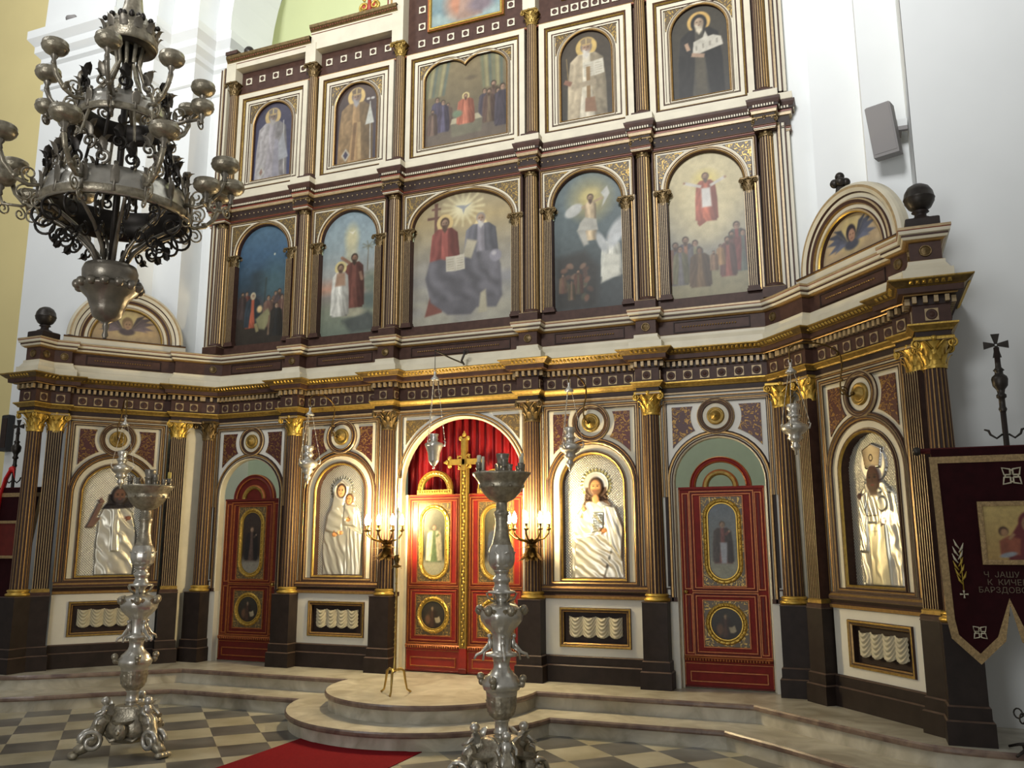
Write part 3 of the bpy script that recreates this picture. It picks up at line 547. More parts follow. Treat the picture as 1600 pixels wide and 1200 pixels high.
for path, z0, z1, lab in ((lo, 0, .166, 'lower pale marble altar step with rounded red nosing, standing on the checkered floor'), (up, .166, PZ, 'upper marble altar platform with rounded bulge before the royal doors')):
    t = thing('altar_step', lab, 'step', (0, 0, z0), 0, 'marble altar steps')
    q = MB(); q.plan(path, [(-.035, z0), (-.035, z1-.05)], ['marble']); P(q, 'riser', t)
    q = MB(); q.plan(path, [(-.035, z1-.05), (-.005, z1-.05), (.0, z1-.035), (0, z1-.014), (-.012, z1), (-.03, z1)], ['marble_red']*3+['marble_red', 'marble']); P(q, 'nosing', t)
    q = MB(); cl = [(p[0]*.994, p[1]+.02) for p in path]
    inner = [Vector(p) for p in path]; off = []
    for i in range(len(inner)):
        a = (inner[i]-inner[max(i-1, 0)]) if i > 0 else inner[1]-inner[0]; c = (inner[min(i+1, len(inner)-1)]-inner[i]) if i < len(inner)-1 else inner[-1]-inner[-2]
        a.normalize(); c.normalize(); n1 = Vector((a.y, -a.x)); n2 = Vector((c.y, -c.x)); m = (n1+n2)/max(1+n1.dot(n2), .3); off.append(tuple(inner[i]-m*.03))
    bk = [(6.5, -.95), (5.1, -.95), (5.1, -.55), (4.71, -.55), (4.71, -.25), (4.22, -.25), (4.22, .14), (3.95, .14), (3.95, .8)]; poly = off+bk+[(-x, y) for x, y in bk[::-1]]; q.prism_z(poly, z1-.02, z1, 'marble'); P(q, 'tread', t)
# piers and the stepped chancel arch
b = MB(); b.box(-6.4, -5.105, -.95, 1.5, 0, 17, 'plaster'); structure('wall_left', b)
b = MB(); b.box(5.105, 11, -.95, 1.5, 0, 17, 'plaster'); structure('wall_right', b)
b = MB()
for R, y0, y1, nxt in ((5.1, -.55, -.95, 0), (4.71, -.25, -.55, .39), (4.22, .14, -.25, .49), (3.95, 1.1, .14, .27)):
    pa = [(R, .0)]+arc(0, 9.45, R, R, 0, PI, 40)+[(-R, 0)]; b.sweep(pa, [(0, y0), (0, y1)]+([(nxt, y1)] if nxt else []), ['plaster']*2, False)
pa = [(5.1, 9.45)]+arc(0, 9.45, 5.1, 5.1, 0, PI, 40)+[(-5.1, 9.45)]; b.sweep(pa, [(0, -.955), (1.4, -.955)], ['plaster'], False)
structure('wall_arch', b)
cap = [(.004, 8.42), (.03, 8.44), (.03, 8.52), (.006, 8.54), (.006, 8.8), (.05, 8.84), (.05, 8.92), (.12, 9.0), (.12, 9.1), (.2, 9.2), (.2, 9.33), (.03, 9.37)]
for k, pth in enumerate(([(-6.4, 1.5), (-6.4, -.95), (-5.1, -.95), (-5.1, -.55), (-4.71, -.55), (-4.71, -.25), (-4.22, -.25), (-4.22, .14), (-3.95, .14), (-3.95, 1.1)],
                         [(3.95, 1.1), (3.95, .14), (4.22, .14), (4.22, -.25), (4.71, -.25), (4.71, -.55), (5.1, -.55), (5.1, -.95), (11, -.95)])):
    b = MB(); b.plan(pth, cap, ['plaster']*11); structure('trim_%d' % (k+1), b)
b = MB(); b.box(-14, -6.38, -.40, -.1, 0, 17, 'plaster_yellow'); structure('wall_far_left', b)
b = MB(); n = 30
prof = [(4.25, .3), (4.25, 8.6), (4.33, 8.68), (4.33, 8.8), (4.25, 8.86)]+[(4.25*math.cos(PI/2*i/14), 8.86+4.25*math.sin(PI/2*i/14)) for i in range(1, 15)]
b.lathe(prof, n, (0, 1.2, 0), 'plaster_green', True, a0=0, a1=PI, mats=lambda i, j: 'plaster_grey' if i == 0 else 'plaster_green'); structure('wall_back', b)
b = MB(); b.prism_z([(-4.2, .8), (4.2, .8), (4.2, 5.4), (-4.2, 5.4)], PZ-.1, PZ, 'marble'); structure('floor_sanctuary', b)
# ------------------------------------------------------------------ the iconostasis
COLX = [-3.733, -2.346, -.95, .95, 2.346, 3.733]
WA = math.radians(50.5); WC = {-1: (-4.465, -.86), 1: (4.465, -.86)}; WR = {-1: WA, 1: -WA}
def wing(side, x, y):
    c, s = math.cos(WR[side]), math.sin(WR[side]); return (WC[side][0]+x*c-y*s, WC[side][1]+x*s+y*c)
def leaf(mb, p, az, h, w, curl, m):
    # acanthus leaf rising from p, leaning out towards azimuth az
    d = Vector((math.cos(az), math.sin(az), 0)); t = Vector((-d.y, d.x, 0)); vs = []
    for i in range(5):
        q = i/4; ww = w*(.75+.5*q)*(1-q**3)+.002; c = Vector(p)+d*(curl*q*q+.25*curl*q)+Vector((0, 0, h*(q-.28*q**3)))
        for k in (-1, 0, 1): vs.append(c+t*ww*k+d*(.012*(1-abs(k))))
    mb.add(vs, [(i*3+k, i*3+k+1, i*3+k+4, i*3+k+3) for i in range(4) for k in (0, 1)], m, True)
def capital(r, z0, h, w, m, flat=1.0):
    # composite capital: bell, two rows of leaves, volutes under an abacus
    q = MB(); q.lathe([(r*1.08, z0-.02), (r*1.16, z0), (r*1.05, z0+.012), (r*1.02, z0+h*.3), (r*1.18, z0+h*.6), (r*1.5, z0+h*.86)], 24, (0, 0, 0), m)
    for k in range(8): leaf(q, (r*math.cos(k*PI/4)*1.02, r*math.sin(k*PI/4)*1.02, z0+.01), k*PI/4, h*.5, r*.32, r*.42, m)
    for k in range(8): a = k*PI/4+PI/8; leaf(q, (r*math.cos(a)*1.03, r*math.sin(a)*1.03, z0+h*.22), a, h*.55, r*.28, r*.5, m)
    v = h*.17
    for sx in (-1, 1):
        for yy in (-w*.86, w*.86):
            c = (sx*(w-v*.55), yy, z0+h*.74); pts = spiral(c, v, v*.25, PI/2 if sx > 0 else PI/2, (1.5 if sx > 0 else -1.5)*-1, 0, 20)
            q.tube([(sx*.015, yy*.82, z0+h*.58), (sx*w*.45, yy*.95, z0+h*.86)]+pts, v*.26, 5, m); q.ball(c, v*.34, m, 8, 5)
            c = (sx*w*.86, math.copysign(w-v*.55, yy), z0+h*.74); q.ball(c, (v*.3, v*.9, v*.9), m, 8, 5)
    q.bevbox(-w, w, -w, w, z0+h*.88, z0+h, m, .008); q.ball((0, -w*.95, z0+h*.93), (w*.18, .02, h*.1), m, 8, 5)
    if flat != 1: q.xf(Matrix.Diagonal((1, flat, 1, 1)))
    return q
def shaft(r0, r1, z0, z1, flutes, mats=('stripe_tan', 'brown', 'deep_brown', 'stripe_gold')):
    q = MB(); n = flutes*4; g = (1, 1, .93, .93)
    q.lathe([(r0+(r1-r0)*(t**1.5), z0+(z1-z0)*t) for t in (0, .33, .66, 1)], n, (0, 0, 0), mod=lambda a, z: g[int(round(a/(2*PI)*n)) % 4], mats=lambda i, j: mats[j % 4], smooth=False); return q
def flat_shaft(w, d, z0, z1, n, mats=('stripe_tan', 'brown', 'deep_brown', 'brown'), y1=.06):
    pl = [(-w, y1)]
    for i in range(n):
        x0 = -w+2*w*i/n; s = 2*w/n; pl += [(x0, -d), (x0+s*.3, -d), (x0+s*.42, -d+.012), (x0+s*.88, -d+.012)]
    pl += [(w, -d), (w, y1)]; q = MB(); N = len(pl); vs = [(x, y, z0) for x, y in pl]+[(x, y, z1) for x, y in pl]
    fm = [mats[3]]+[mats[(i-1) % 4] for i in range(1, N-2)]+[mats[3]]; q.add(vs, [(i, i+1, N+i+1, N+i) for i in range(N-1)], fm); return q
def pedestal(hw, y0, y1, z0=PZ):
    q = MB(); q.bevbox(-hw-.032, hw+.032, y0-.032, y1, z0, .512, 'black_wood', .012, 'black_edge'); q.bevbox(-hw-.014, hw+.014, y0-.014, y1, .512, .615, 'black_wood', .012, 'black_edge')
    q.box(-hw, hw, y0, y1, .615, 1.196, 'black_wood'); q.bevbox(-hw-.004, hw+.004, y0-.004, y1, 1.196, 1.206, 'black_edge', .003); return q
def base_ring(r, z0, z1, m='gold'):
    h = z1-z0; q = MB(); q.lathe([(0, z0), (r*1.3, z0), (r*1.42, z0+h*.18), (r*1.38, z0+h*.36), (r*1.16, z0+h*.5), (r*1.14, z0+h*.62), (r*1.28, z0+h*.75), (r*1.2, z0+h*.92), (r*1.02, z1)], 28, (0, 0, 0), m); return q
def lower_column(x, y, label, capm):
    t = thing('fluted_column', label, 'column', (x, y, PZ), 0, 'fluted columns of the lowest row')
    P(pedestal(.132, -.15, .13), 'pedestal', t); P(base_ring(.1, 1.206, 1.288), 'base_ring', t); P(shaft(.1, .084, 1.285, 3.215, 16, ('stripe_gold', 'brown', 'deep_brown', 'brown')), 'shaft', t)
    P(capital(.084, 3.212, .232, .152, capm), 'capital', t, label='gilded composite capital' if capm == 'gold' else 'gilded composite capital, shade put into its darker colour'); return t
names = ['column left of the left side door, at the front corner', 'column between the left red side door and the veiled mother icon', 'column behind the left candle sconce, beside the royal doors',
         'column behind the right candle sconce, beside the royal doors', 'column between the long-haired figure icon and the right red side door', 'column right of the right side door, at the front corner']
for i, x in enumerate(COLX): lower_column(x, 0, 'brown and gold fluted '+names[i], ('bronze_gold', 'gold', 'bronze_gold', 'bronze_gold', 'gold', 'gold')[i])  # three capitals get a darker metal colour that stands in for shade
for s, w in ((-1, 'left'), (1, 'right')): lower_column(s*5.05, -1.62, 'free-standing fluted end column of the %s wing, beside the %s church banner' % (w, w), 'gold')
for s, w in ((-1, 'left'), (1, 'right')):
    for u, lab in ((-s*.73, 'inner fluted pilaster of the %s wing, next to the straight front' % w), (s*.73, 'outer fluted pilaster of the %s wing, next to its free-standing column' % w)):
        x, y = wing(s, u, 0); t = thing('fluted_pilaster', lab, 'pilaster', (x, y, PZ), WR[s], 'fluted pilasters of the side wings')
        P(pedestal(.112, -.09, .06), 'pedestal', t); q = MB(); q.bevbox(-.112, .112, -.09, .06, 1.206, 1.245, 'brown', .012); q.bevbox(-.102, .102, -.08, .06, 1.245, 1.288, 'dull_gold', .012); P(q, 'base_ring', t)
        P(flat_shaft(.09, .07, 1.288, 3.215, 7), 'shaft', t); P(capital(.088, 3.212, .232, .145, 'gold', .62), 'capital', t, label='gilded composite capital')

def spandrel_poly(W, T, zm, Rm, za, Ra):
    out = [(W, T)]
    if Rm:
        a = math.asin(min((T-zm)/Rm, 1)); d = zm-za; sb = (Ra*Ra-Rm*Rm-d*d)/(2*d*Rm); bq = math.asin(max(-1, min(1, sb)))
        out += [(Rm*math.cos(a+(bq-a)*i/8), zm+Rm*math.sin(a+(bq-a)*i/8)) for i in range(9)]; p = out[-1]; th = math.atan2(p[1]-za, p[0])
    else: th = math.asin(min((T-za)/Ra, 1))
    th2 = math.acos(min(W/Ra, 1)); n = 10
    return out+[(Ra*math.cos(th+(th2-th)*i/n), za+Ra*math.sin(th+(th2-th)*i/n)) for i in range(0 if not Rm else 1, n+1)]
def spandrels(t, poly, y, m, h=.012):
    for s in (1, -1):
        q = MB(); pl = [(s*x, z) for x, z in poly]; q.plate(pl, [], y-h, y, m); P(q, 'spandrel', t)
def roundel(t, z, y, k=1.0):
    q = MB(); c = (0, y, z)
    pr = [(.235, .0), (.235, -.02), (.222, -.034), (.208, -.034), (.2, -.02), (.185, -.02), (.178, -.03), (.168, -.03), (.162, -.008), (.112, -.008)]
    mm = ['brown', 'stripe_tan', 'brown', 'stripe_tan', 'brown', 'stripe_gold', 'brown', 'deep_brown', 'cream']
    q.lathe([(r*k, yy) for r, yy in pr], 36, c, axis='y', mats=lambda i, j: mm[i], smooth=False); P(q, 'roundel', t)
    q = MB(); q.lathe([(.112*k, -.008), (.108*k, -.03), (.09*k, -.04), (.082*k, -.028), (.062*k, -.032), (.052*k, -.052), (.03*k, -.055), (.024*k, -.07), (.001, -.074)], 28, c, 'dull_gold', axis='y'); P(q, 'boss', t)
def border(t, W, z0, T, step, mats, y):
    q = MB(); n = len(mats); prof = []
    for i in range(n): prof += [(i*step, y-(.022 if mats[i] != 'cream' else .012)), ((i+1)*step, y-(.022 if mats[i] != 'cream' else .012))]
    mm = []
    for i in range(n): mm += [mats[i]]+([mats[i]] if i < n-1 else [])
    q.sweep([(W, z0), (W, T), (-W, T), (-W, z0)], prof, mm, False); P(q, 'border_molding', t)
STR = ['deep_brown', 'stripe_tan', 'brown', 'stripe_gold', 'deep_brown', 'cream', 'brown', 'stripe_gold']
def dado(x, y, rz, label):
    t = thing('dado_panel', label, 'panel', (x, y, PZ), rz, 'dado panels under the silver icons')
    q = MB(); q.bevbox(-.6, .6, -.05, .06, PZ, .516, 'black_wood', .012, 'black_edge'); q.bevbox(-.6, .6, -.03, .06, .516, .612, 'black_wood', .012, 'black_edge'); P(q, 'plinth', t)
    q = MB(); q.plate(rect(-.6, .6, .612, 1.21), [rect(-.40, .40, .70, 1.115)], .0, .06, 'white_gloss'); P(q, 'board', t)
    q = MB(); q.sweep(rect(-.355, .355, .745, 1.07), [(.0, .05), (0, .0), (.012, -.012), (.022, -.012), (.03, -.022), (.045, -.022), (.05, 0)], ['deep_brown', 'stripe_gold', 'deep_brown', 'stripe_gold', 'dull_gold', 'brown'])
    q.box(-.36, .36, .048, .06, .74, 1.08, 'deep_brown'); P(q, 'frame', t)
    # four carved swags of cloth
    c = Canvas(.30, .225, .006, (206, 194, 158)); u = (c.X/.3*.5+.5)*4; f = u % 1; top = .222-.014*np.sin(f*PI); bot = .03-.03*np.sin(f*PI); k = (c.Z >= bot-.004) & (c.Z <= top)
    c.H = .03*np.sin(f*PI)+.006*np.sin((c.Z-.09*(2*f-1)**2)*150)+.004; c.C *= (1-.06*np.sin((c.Z-.09*(2*f-1)**2)*150))[..., None]
    o = obj('carved_drapery', c.mesh('drapery', 'oil_paint', k), t); o.location = (0, .03, .80-PZ)
    q = MB(); q.plan([(-.6, -.005), (.6, -.005)], [(-.03, 1.205), (.03, 1.215), (.035, 1.245), (.015, 1.26), (.025, 1.29), (.04, 1.3), (.04, 1.325), (.02, 1.345), (.02, 1.36), (-.03, 1.372)], ['brown', 'stripe_gold', 'brown', 'deep_brown', 'stripe_tan', 'brown', 'stripe_gold', 'brown', 'brown']); P(q, 'sill_molding', t); return t
def icon_bay(x, y, rz, label, ilab, kind, glazed=False, lab2=''):
    t = thing('bay_panel', label, 'panel', (x, y, 1.36), rz, 'arched cream panels of the lowest row')
    q = MB(); q.plate(rect(-.6, .6, 1.36, 3.41), [arch_path(.5, 1.38, 2.445)], .0, .06, 'cream'); P(q, 'panel_board', t)
    q = MB(); q.sweep(arch_path(.462, 1.40, 2.445), [(0, .06), (0, -.008), (.01, -.02), (.022, -.028), (.034, -.028), (.04, -.016), (.052, -.016), (.06, -.026), (.072, -.026), (.078, 0)],
                      ['cream', 'brown', 'stripe_gold', 'brown', 'stripe_tan', 'deep_brown', 'stripe_gold', 'brown', 'brown']); P(q, 'arch_molding', t)
    border(t, .505, 1.36, 3.31, .0125, STR, 0); spandrels(t, spandrel_poly(.45, 3.27, 3.155, .275, 2.445, .58), 0, 'arabesque_red'); roundel(t, 3.155, 0, .95)
    t2 = thing('silver_icon', ilab, 'icon', (x, y, 1.40), rz, 'silver-covered icons of the lowest row')
    q = MB(); q.sweep(arch_path(.352, 1.43, 2.445), [(0, .10), (0, .0), (.008, -.012), (.02, -.02), (.03, -.02), (.036, -.006), (.044, -.006), (.048, .004), (.108, .004)], ['brown', 'gold', 'dull_gold', 'brown', 'brown', 'stripe_tan', 'brown', 'cream']); P(q, 'frame', t2)
    c = Canvas(.352, 1.37, .0062); relief(c, kind); o = obj('silver_cover', c.mesh('silver_cover', 'silver_relief', c.Z-1.015 < np.sqrt(np.clip(.362**2-c.X**2, 0, 1))), t2); o.location = (0, .092, .03)
    if glazed:
        q = MB(); q.plate(arch_path(.352, 1.43, 2.445), [], .012, .016, 'glass', False); P(q, 'glass_pane', t2)
    dado(x, y, rz, lab2); return t
icon_bay(-1.648, .03, 0, 'cream arched panel around the veiled mother and child icon', 'silver icon of a veiled mother holding a child, left of the royal doors', 'veil', lab2='white dado panel with carved cloth swags under the veiled mother icon')
icon_bay(1.648, .03, 0, 'cream arched panel around the silver icon of the long-haired man', 'silver icon of a long-haired bearded man with open book, right of the royal doors', 'book', lab2='white dado panel with carved cloth swags under the long-haired man icon')
icon_bay(*wing(-1, 0, .03), WR[-1], 'cream arched panel on the angled left wing', 'silver icon of a man with bare raised arm, on the left wing', 'raised', True, 'white dado panel with carved cloth swags on the left wing')
icon_bay(*wing(1, 0, .03), WR[1], 'cream arched panel on the angled right wing', 'glazed silver icon of a dark-faced bishop in a tall crown, on the right wing', 'mitre', True, 'white dado panel with carved cloth swags on the right wing')

# side-door bays and their doors
def stadium_panel(t, x, z0, z1, w, y, fn):
    # painted panel with rounded ends, gilt frame on a carved square ground
    q = MB(); q.plate([(x+a, z) for a, z in rect(-w-.072, w+.072, z0-.075, z1+.075)], [[(x+a, z) for a, z in stadium(w+.03, z0-.03, z1+.03)]], y-.006, y, 'arabesque_gold')
    q.sweep([(x+a, z) for a, z in rect(-w-.072, w+.072, z0-.075, z1+.075)], [(0, y-.006), (.004, y-.014), (.012, y-.014), (.016, y)], ['red_gold']*3); P(q, 'carved_ground', t)
    q = MB(); pa = [(x+a, z) for a, z in stadium(w, z0, z1, 16)]; q.sweep(pa, [(0, y+.004), (.004, y-.012), (.014, y-.012), (.018, y-.006), (.028, y-.02), (.044, y-.024), (.056, y-.012), (.06, y)], ['gold', 'gold', 'dull_gold', 'gold', 'gold', 'gold', 'dull_gold'])
    n = 34 if z1-z0 > .5 else 22
    for i in range(n): p = pa[int(i*len(pa)/n)]
    per = [0]
    for i in range(len(pa)): a, b_ = pa[i], pa[(i+1) % len(pa)]; per.append(per[-1]+math.hypot(b_[0]-a[0], b_[1]-a[1]))
    cz = (z0+z1)/2
    for i in range(n):
        d = per[-1]*i/n; k = max(j for j in range(len(pa)) if per[j] <= d+1e-9); a, b_ = pa[k], pa[(k+1) % len(pa)]; f = (d-per[k])/max(per[k+1]-per[k], 1e-9)
        px_, pz_ = a[0]+(b_[0]-a[0])*f, a[1]+(b_[1]-a[1])*f; ez = min(max(pz_, z0+w), z1-w); v = Vector((px_-x, pz_-ez)); v = v.normalized() if v.length > 1e-6 else Vector((1, 0))
        q.ball((px_+v.x*.036, y-.022, pz_+v.y*.036), (.013, .01, .013), 'gold', 6, 4)
    P(q, 'gilt_frame', t)
    c = Canvas(w, z1-z0, .0075); fn(c); r = w; zz = c.Z+z0; ez = np.clip(zz, z0+r, z1-r); keep = np.hypot(c.X, zz-ez) < r*1.03
    o = obj('painted_panel', c.mesh('painted_panel', 'oil_paint', keep), t); o.location = (x, y-.003, z0-t.location.z)
def door_leaf(t, hw, red, dark, fn, side, y=.0):
    q = MB(); q.box(-hw, hw, y, y+.05, .342, 2.40, red); q.bevbox(-hw, hw, y-.012, y, .342, .36, dark, .004); P(q, 'door_board', t)
    iw = hw-.045 if not side else hw-.135
    q = MB(); L = ['red_gold', red, 'red_gold', dark]
    def fr(x0, x1, z0, z1): q.sweep(rect(x0, x1, z0, z1), [(-.02, y), (-.016, y-.012), (-.008, y-.012), (.0, y-.004), (.012, y-.004), (.016, y-.016), (.024, y-.016), (.028, y)], ['red_gold', 'red_gold', red, dark, 'red_gold', 'red_gold', 'red_gold'])
    fr(-iw, iw, 1.335, 2.335); fr(-iw, iw, .685, 1.275); q.sweep(rect(-hw+.012, hw-.012, .665, 2.385), [(0, y), (.003, y-.008), (.009, y-.008), (.012, y)], ['red_gold']*3)
    if side:
        for s in (-1, 1):
            for z0, z1 in ((1.335, 2.335), (.685, 1.275)):
                xa, xb = sorted((s*(hw-.10), s*(hw-.038))); q.sweep(rect(xa, xb, z0, z1), [(-.008, y), (-.004, y-.01), (.004, y-.01), (.008, y)], ['red_gold']*3); q.box(xa+.02, xb-.02, y-.004, y, z0+.02, z1-.02, dark)
    q.plan([(-hw, y), (hw, y)], [(0, .60), (.02, .606), (.03, .635), (.014, .65), (0, .655)], ['red_gold', dark, 'red_gold', red])
    for i in range(int(hw*2/.03)): xx = -hw+.015+i*.03; q.ball((xx, y-.026, .62), (.011, .012, .016), 'red_gold', 6, 4)
    q.sweep(rect(-hw+.07, hw-.07, .41, .49), [(0, y), (.004, y-.009), (.012, y-.009), (.016, y)], ['red_gold']*3); q.sweep(rect(-hw+.01, hw-.01, .36, .575), [(0, y), (.003, y-.006), (.008, y-.006), (.011, y)], ['red_gold']*3); P(q, 'panel_molding', t)
    stadium_panel(t, 0, 1.445, 2.22, .142, y, fn[0]); stadium_panel(t, 0, .83, 1.14, .155, y, p_roundel if len(fn) < 2 else fn[1])
def door_bay(x, label, dlab, fn, closed, red, dark):
    t = thing('door_surround', label, 'surround', (x, .03, PZ), 0, 'cream surrounds of the side doors')
    q = MB(); op = arch_open(.477, PZ, 2.45); q.plate([(.6, PZ), (.6, 3.41), (-.6, 3.41), (-.6, PZ)]+op[::-1], [], .0, .08, 'white_gloss'); P(q, 'panel_board', t)
    q = MB(); op = arch_open(.472, 1.21, 2.45); q.sweep(op, [(0, .08), (0, -.008), (.012, -.02), (.022, -.02), (.03, -.008), (.038, -.008), (.046, -.026), (.064, -.026), (.074, -.01), (.082, 0)], ['cream', 'cream', 'brown', 'deep_brown', 'cream', 'brown', 'stripe_gold', 'brown', 'deep_brown'], False)
    for s in (-1, 1): q.box(*sorted((s*.53, s*.575)), -.012, 0, 1.36, 2.3, 'deep_brown'); q.box(*sorted((s*.48, s*.6)), -.026, 0, 1.205, 1.25, 'brown'); q.sweep([(s*.5525+a, z) for a, z in rect(-.03, .03, 1.27, 1.33)], [(0, 0), (.003, -.014), (.012, -.014), (.015, 0)], ['deep_brown', 'brown', 'deep_brown'])
    P(q, 'arch_molding', t); border(t, .525, 2.3, 3.31, .0095, STR, 0); spandrels(t, spandrel_poly(.47, 3.27, 3.155, .27, 2.45, .60), 0, 'arabesque_red'); roundel(t, 3.155, 0, .85)
    for s in (-1, 1): q = MB(); q.box(*sorted((s*.452, s*.56)), .083, .175, PZ, 2.40, 'cream'); P(q, 'rebate', t)
    d = thing('side_door', dlab, 'door', (x, .12, PZ+.01), 0, 'red side doors'); door_leaf(d, .448, red, dark, fn, True)
    q = MB()
    if closed:
        q.plate(arc(0, 2.40, .30, .30, 0, PI, 24), [], .01, .04, dark)
    q.sweep(arc(0, 2.40, .265, .265, 0, PI, 28), [(0, .045), (0, -.005), (.012, -.016), (.026, -.006), (.04, -.006), (.052, -.018), (.062, -.004), (.062, .045)], [red, 'red_gold', red, red, red, 'red_gold', red], False)
    q.sweep(arc(0, 2.40, .13, .13, 0, PI, 24), [(0, .045), (0, -.004), (.014, -.02), (.04, -.024), (.054, -.012), (.06, .0), (.06, .045)], ['dull_gold']*3+['red_gold', 'red_gold', 'dull_gold'], False); q.box(-.447, .447, -.018, .04, 2.38, 2.405, red); P(q, 'arched_crest', d)
    q = MB(); q.lathe([(.016, 0), (.016, -.02), (.008, -.024), (.008, -.045), (.02, -.05), (.02, -.066), (.001, -.07)], 12, (.40 if x < 0 else -.40, 0, 1.305), 'brass', axis='y'); P(q, 'door_knob', d)
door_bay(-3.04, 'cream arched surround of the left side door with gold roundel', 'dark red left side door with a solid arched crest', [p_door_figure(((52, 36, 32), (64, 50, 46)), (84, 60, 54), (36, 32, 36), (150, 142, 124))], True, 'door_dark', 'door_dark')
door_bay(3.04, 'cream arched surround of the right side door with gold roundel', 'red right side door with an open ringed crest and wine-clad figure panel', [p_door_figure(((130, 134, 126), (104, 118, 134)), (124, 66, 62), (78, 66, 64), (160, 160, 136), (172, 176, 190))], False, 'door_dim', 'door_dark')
# royal doors
t = thing('door_surround', 'wide cream and gold arched surround of the royal doors', 'surround', (.03, .03, PZ))

for s in (-1, 1): q = MB(); q.box(*sorted((s*.9, .772 if s > 0 else -.752)), .083, .175, PZ, 2.40, 'cream'); P(q, 'rebate', t)
q = MB(); op = arch_open(.796, PZ, 2.51, n=32); q.plate([(.89, PZ), (.89, 3.41), (-.89, 3.41), (-.89, PZ)]+op[::-1], [], 0, .08, 'white_gloss'); P(q, 'panel_board', t)
q = MB(); op = arch_open(.79, PZ, 2.51, n=32); q.sweep(op, [(0, .08), (0, -.01), (.02, -.022), (.034, -.022), (.04, -.012), (.052, -.012), (.058, -.024), (.07, -.024), (.076, 0)], ['cream', 'cream', 'stripe_gold', 'brown', 'cream', 'brown', 'stripe_gold', 'brown'], False); P(q, 'arch_molding', t)
border(t, .79, 2.6, 3.35, .0075, STR, 0); spandrels(t, spandrel_poly(.75, 3.31, 0, 0, 2.51, .90), 0, 'arabesque_gold')
for s in (-1, 1):
    q = MB(); q.bevbox(*sorted((s*.80, s*.85)), -.05, 0, 1.21, 2.2, 'cream', .01, 'stripe_gold'); q.box(*sorted((s*.795, s*.86)), -.06, 0, 1.2, 1.25, 'brown'); P(q, 'jamb_strip', t)
for s, dl, fn in ((-1, 'left leaf of the red and gold royal doors, green-robed figure panel', p_door_figure(((48, 52, 40), (104, 106, 88)), (78, 104, 62), (206, 196, 160), (150, 146, 120), None, (126, 118, 90))),
                  (1, 'right leaf of the red and gold royal doors, half behind the tall candelabrum', p_door_figure(((48, 38, 30), (96, 92, 66)), (150, 60, 44), (60, 70, 96), (130, 126, 104)))):
    d = thing('royal_door_leaf', dl, 'door', (.04+s*.402, .12, PZ+.01), 0, 'royal door leaves'); door_leaf(d, .355, 'door_red', 'door_dark', [fn], False)
    q = MB(); q.sweep(arc(0, 2.455, .165, .165, 0, PI, 24), [(0, .04), (0, -.006), (.008, -.018), (.02, -.01), (.04, -.02), (.055, -.008), (.062, -.018), (.07, .04)], ['gold', 'gold', 'gold', 'dull_gold', 'gold', 'gold', 'gold'], False)
    q.box(-.235, .235, -.014, .04, 2.40, 2.455, 'gold'); [q.ball((-.2+.033*i, -.016, 2.428), (.011, .01, .014), 'gold', 6, 4) for i in range(13)]
    [q.ball((.196*math.cos(PI*i/14), -.018, 2.455+.196*math.sin(PI*i/14)), (.011, .01, .011), 'gold', 6, 4) for i in range(15)]; P(q, 'arched_crest', d)
d = thing('gilded_cross_post', 'gilded carved post with trefoil cross between the royal doors', 'cross', (.04, .10, PZ+.01))
q = MB(); q.box(-.045, .045, -.02, .06, .345, .62, 'door_red'); q.bevbox(-.05, .05, -.03, .0, .345, .4, 'door_dark', .01); P(q, 'foot', d)
q = MB(); q.box(-.042, .042, -.012, .05, .62, 2.72, 'dull_gold'); [q.box(x0, x0+.009, -.026, -.01, .62, 2.72, 'gold') for x0 in (-.042, .033)]
for i in range(50): q.ball((.012*math.sin(i*1.9), -.018, .66+i*.0415), (.014, .012, .02), 'gold', 6, 4)
P(q, 'carved_post', d)
q = MB(); q.box(-.034, .034, -.03, .03, 2.68, 3.06, 'gold'); q.box(-.19, .19, -.03, .03, 2.745, 2.81, 'gold')
for cx, cz, dx, dz in ((-.19, 2.778, -1, 0), (.19, 2.778, 1, 0), (0, 3.06, 0, 1)):
    for a in (0, 1, -1): q.ball((cx+dx*(.035 if a == 0 else .0)+dz*a*.045, -.01, cz+dz*(.04 if a == 0 else 0)+dx*a*.045), (.03, .024, .03), 'gold', 8, 5)
    q.ball((cx+dx*.07, -.01, cz+dz*.075), (.012, .012, .016), 'gold', 6, 4)
for a in range(4):
    an = PI/4+a*PI/2; q.tube(spiral((.075*math.cos(an), -.012, 2.778+.075*math.sin(an)), .035, .01, an, 1.2), .012, 5, 'gold')
for x0 in (-.03, .02): q.box(x0, x0+.008, -.04, -.028, 2.68, 3.05, 'dull_gold')
P(q, 'trefoil_cross', d)
q = MB(); n = 110; vs = []; 
for k, z in enumerate((.34, 1.2, 2.4, 3.36)):
    for i in range(n+1): x = -.86+1.72*i/n; vs.append((x, .035*math.sin(i*.95+.4*math.sin(i*.21))+.012*math.sin(i*2.3+k), z))
q.add(vs, [(k*(n+1)+i, k*(n+1)+i+1, (k+1)*(n+1)+i+1, (k+1)*(n+1)+i) for k in range(3) for i in range(n)], 'curtain_red', True)
c = thing('altar_curtain', 'deep red pleated curtain behind the royal doors', 'curtain', (0, .34, PZ)); P(q, 'pleated_cloth', c); q = MB(); q.tube([(-.9, 0, 3.36), (.9, 0, 3.36)], .015, 8, 'brass'); P(q, 'curtain_rod', c)

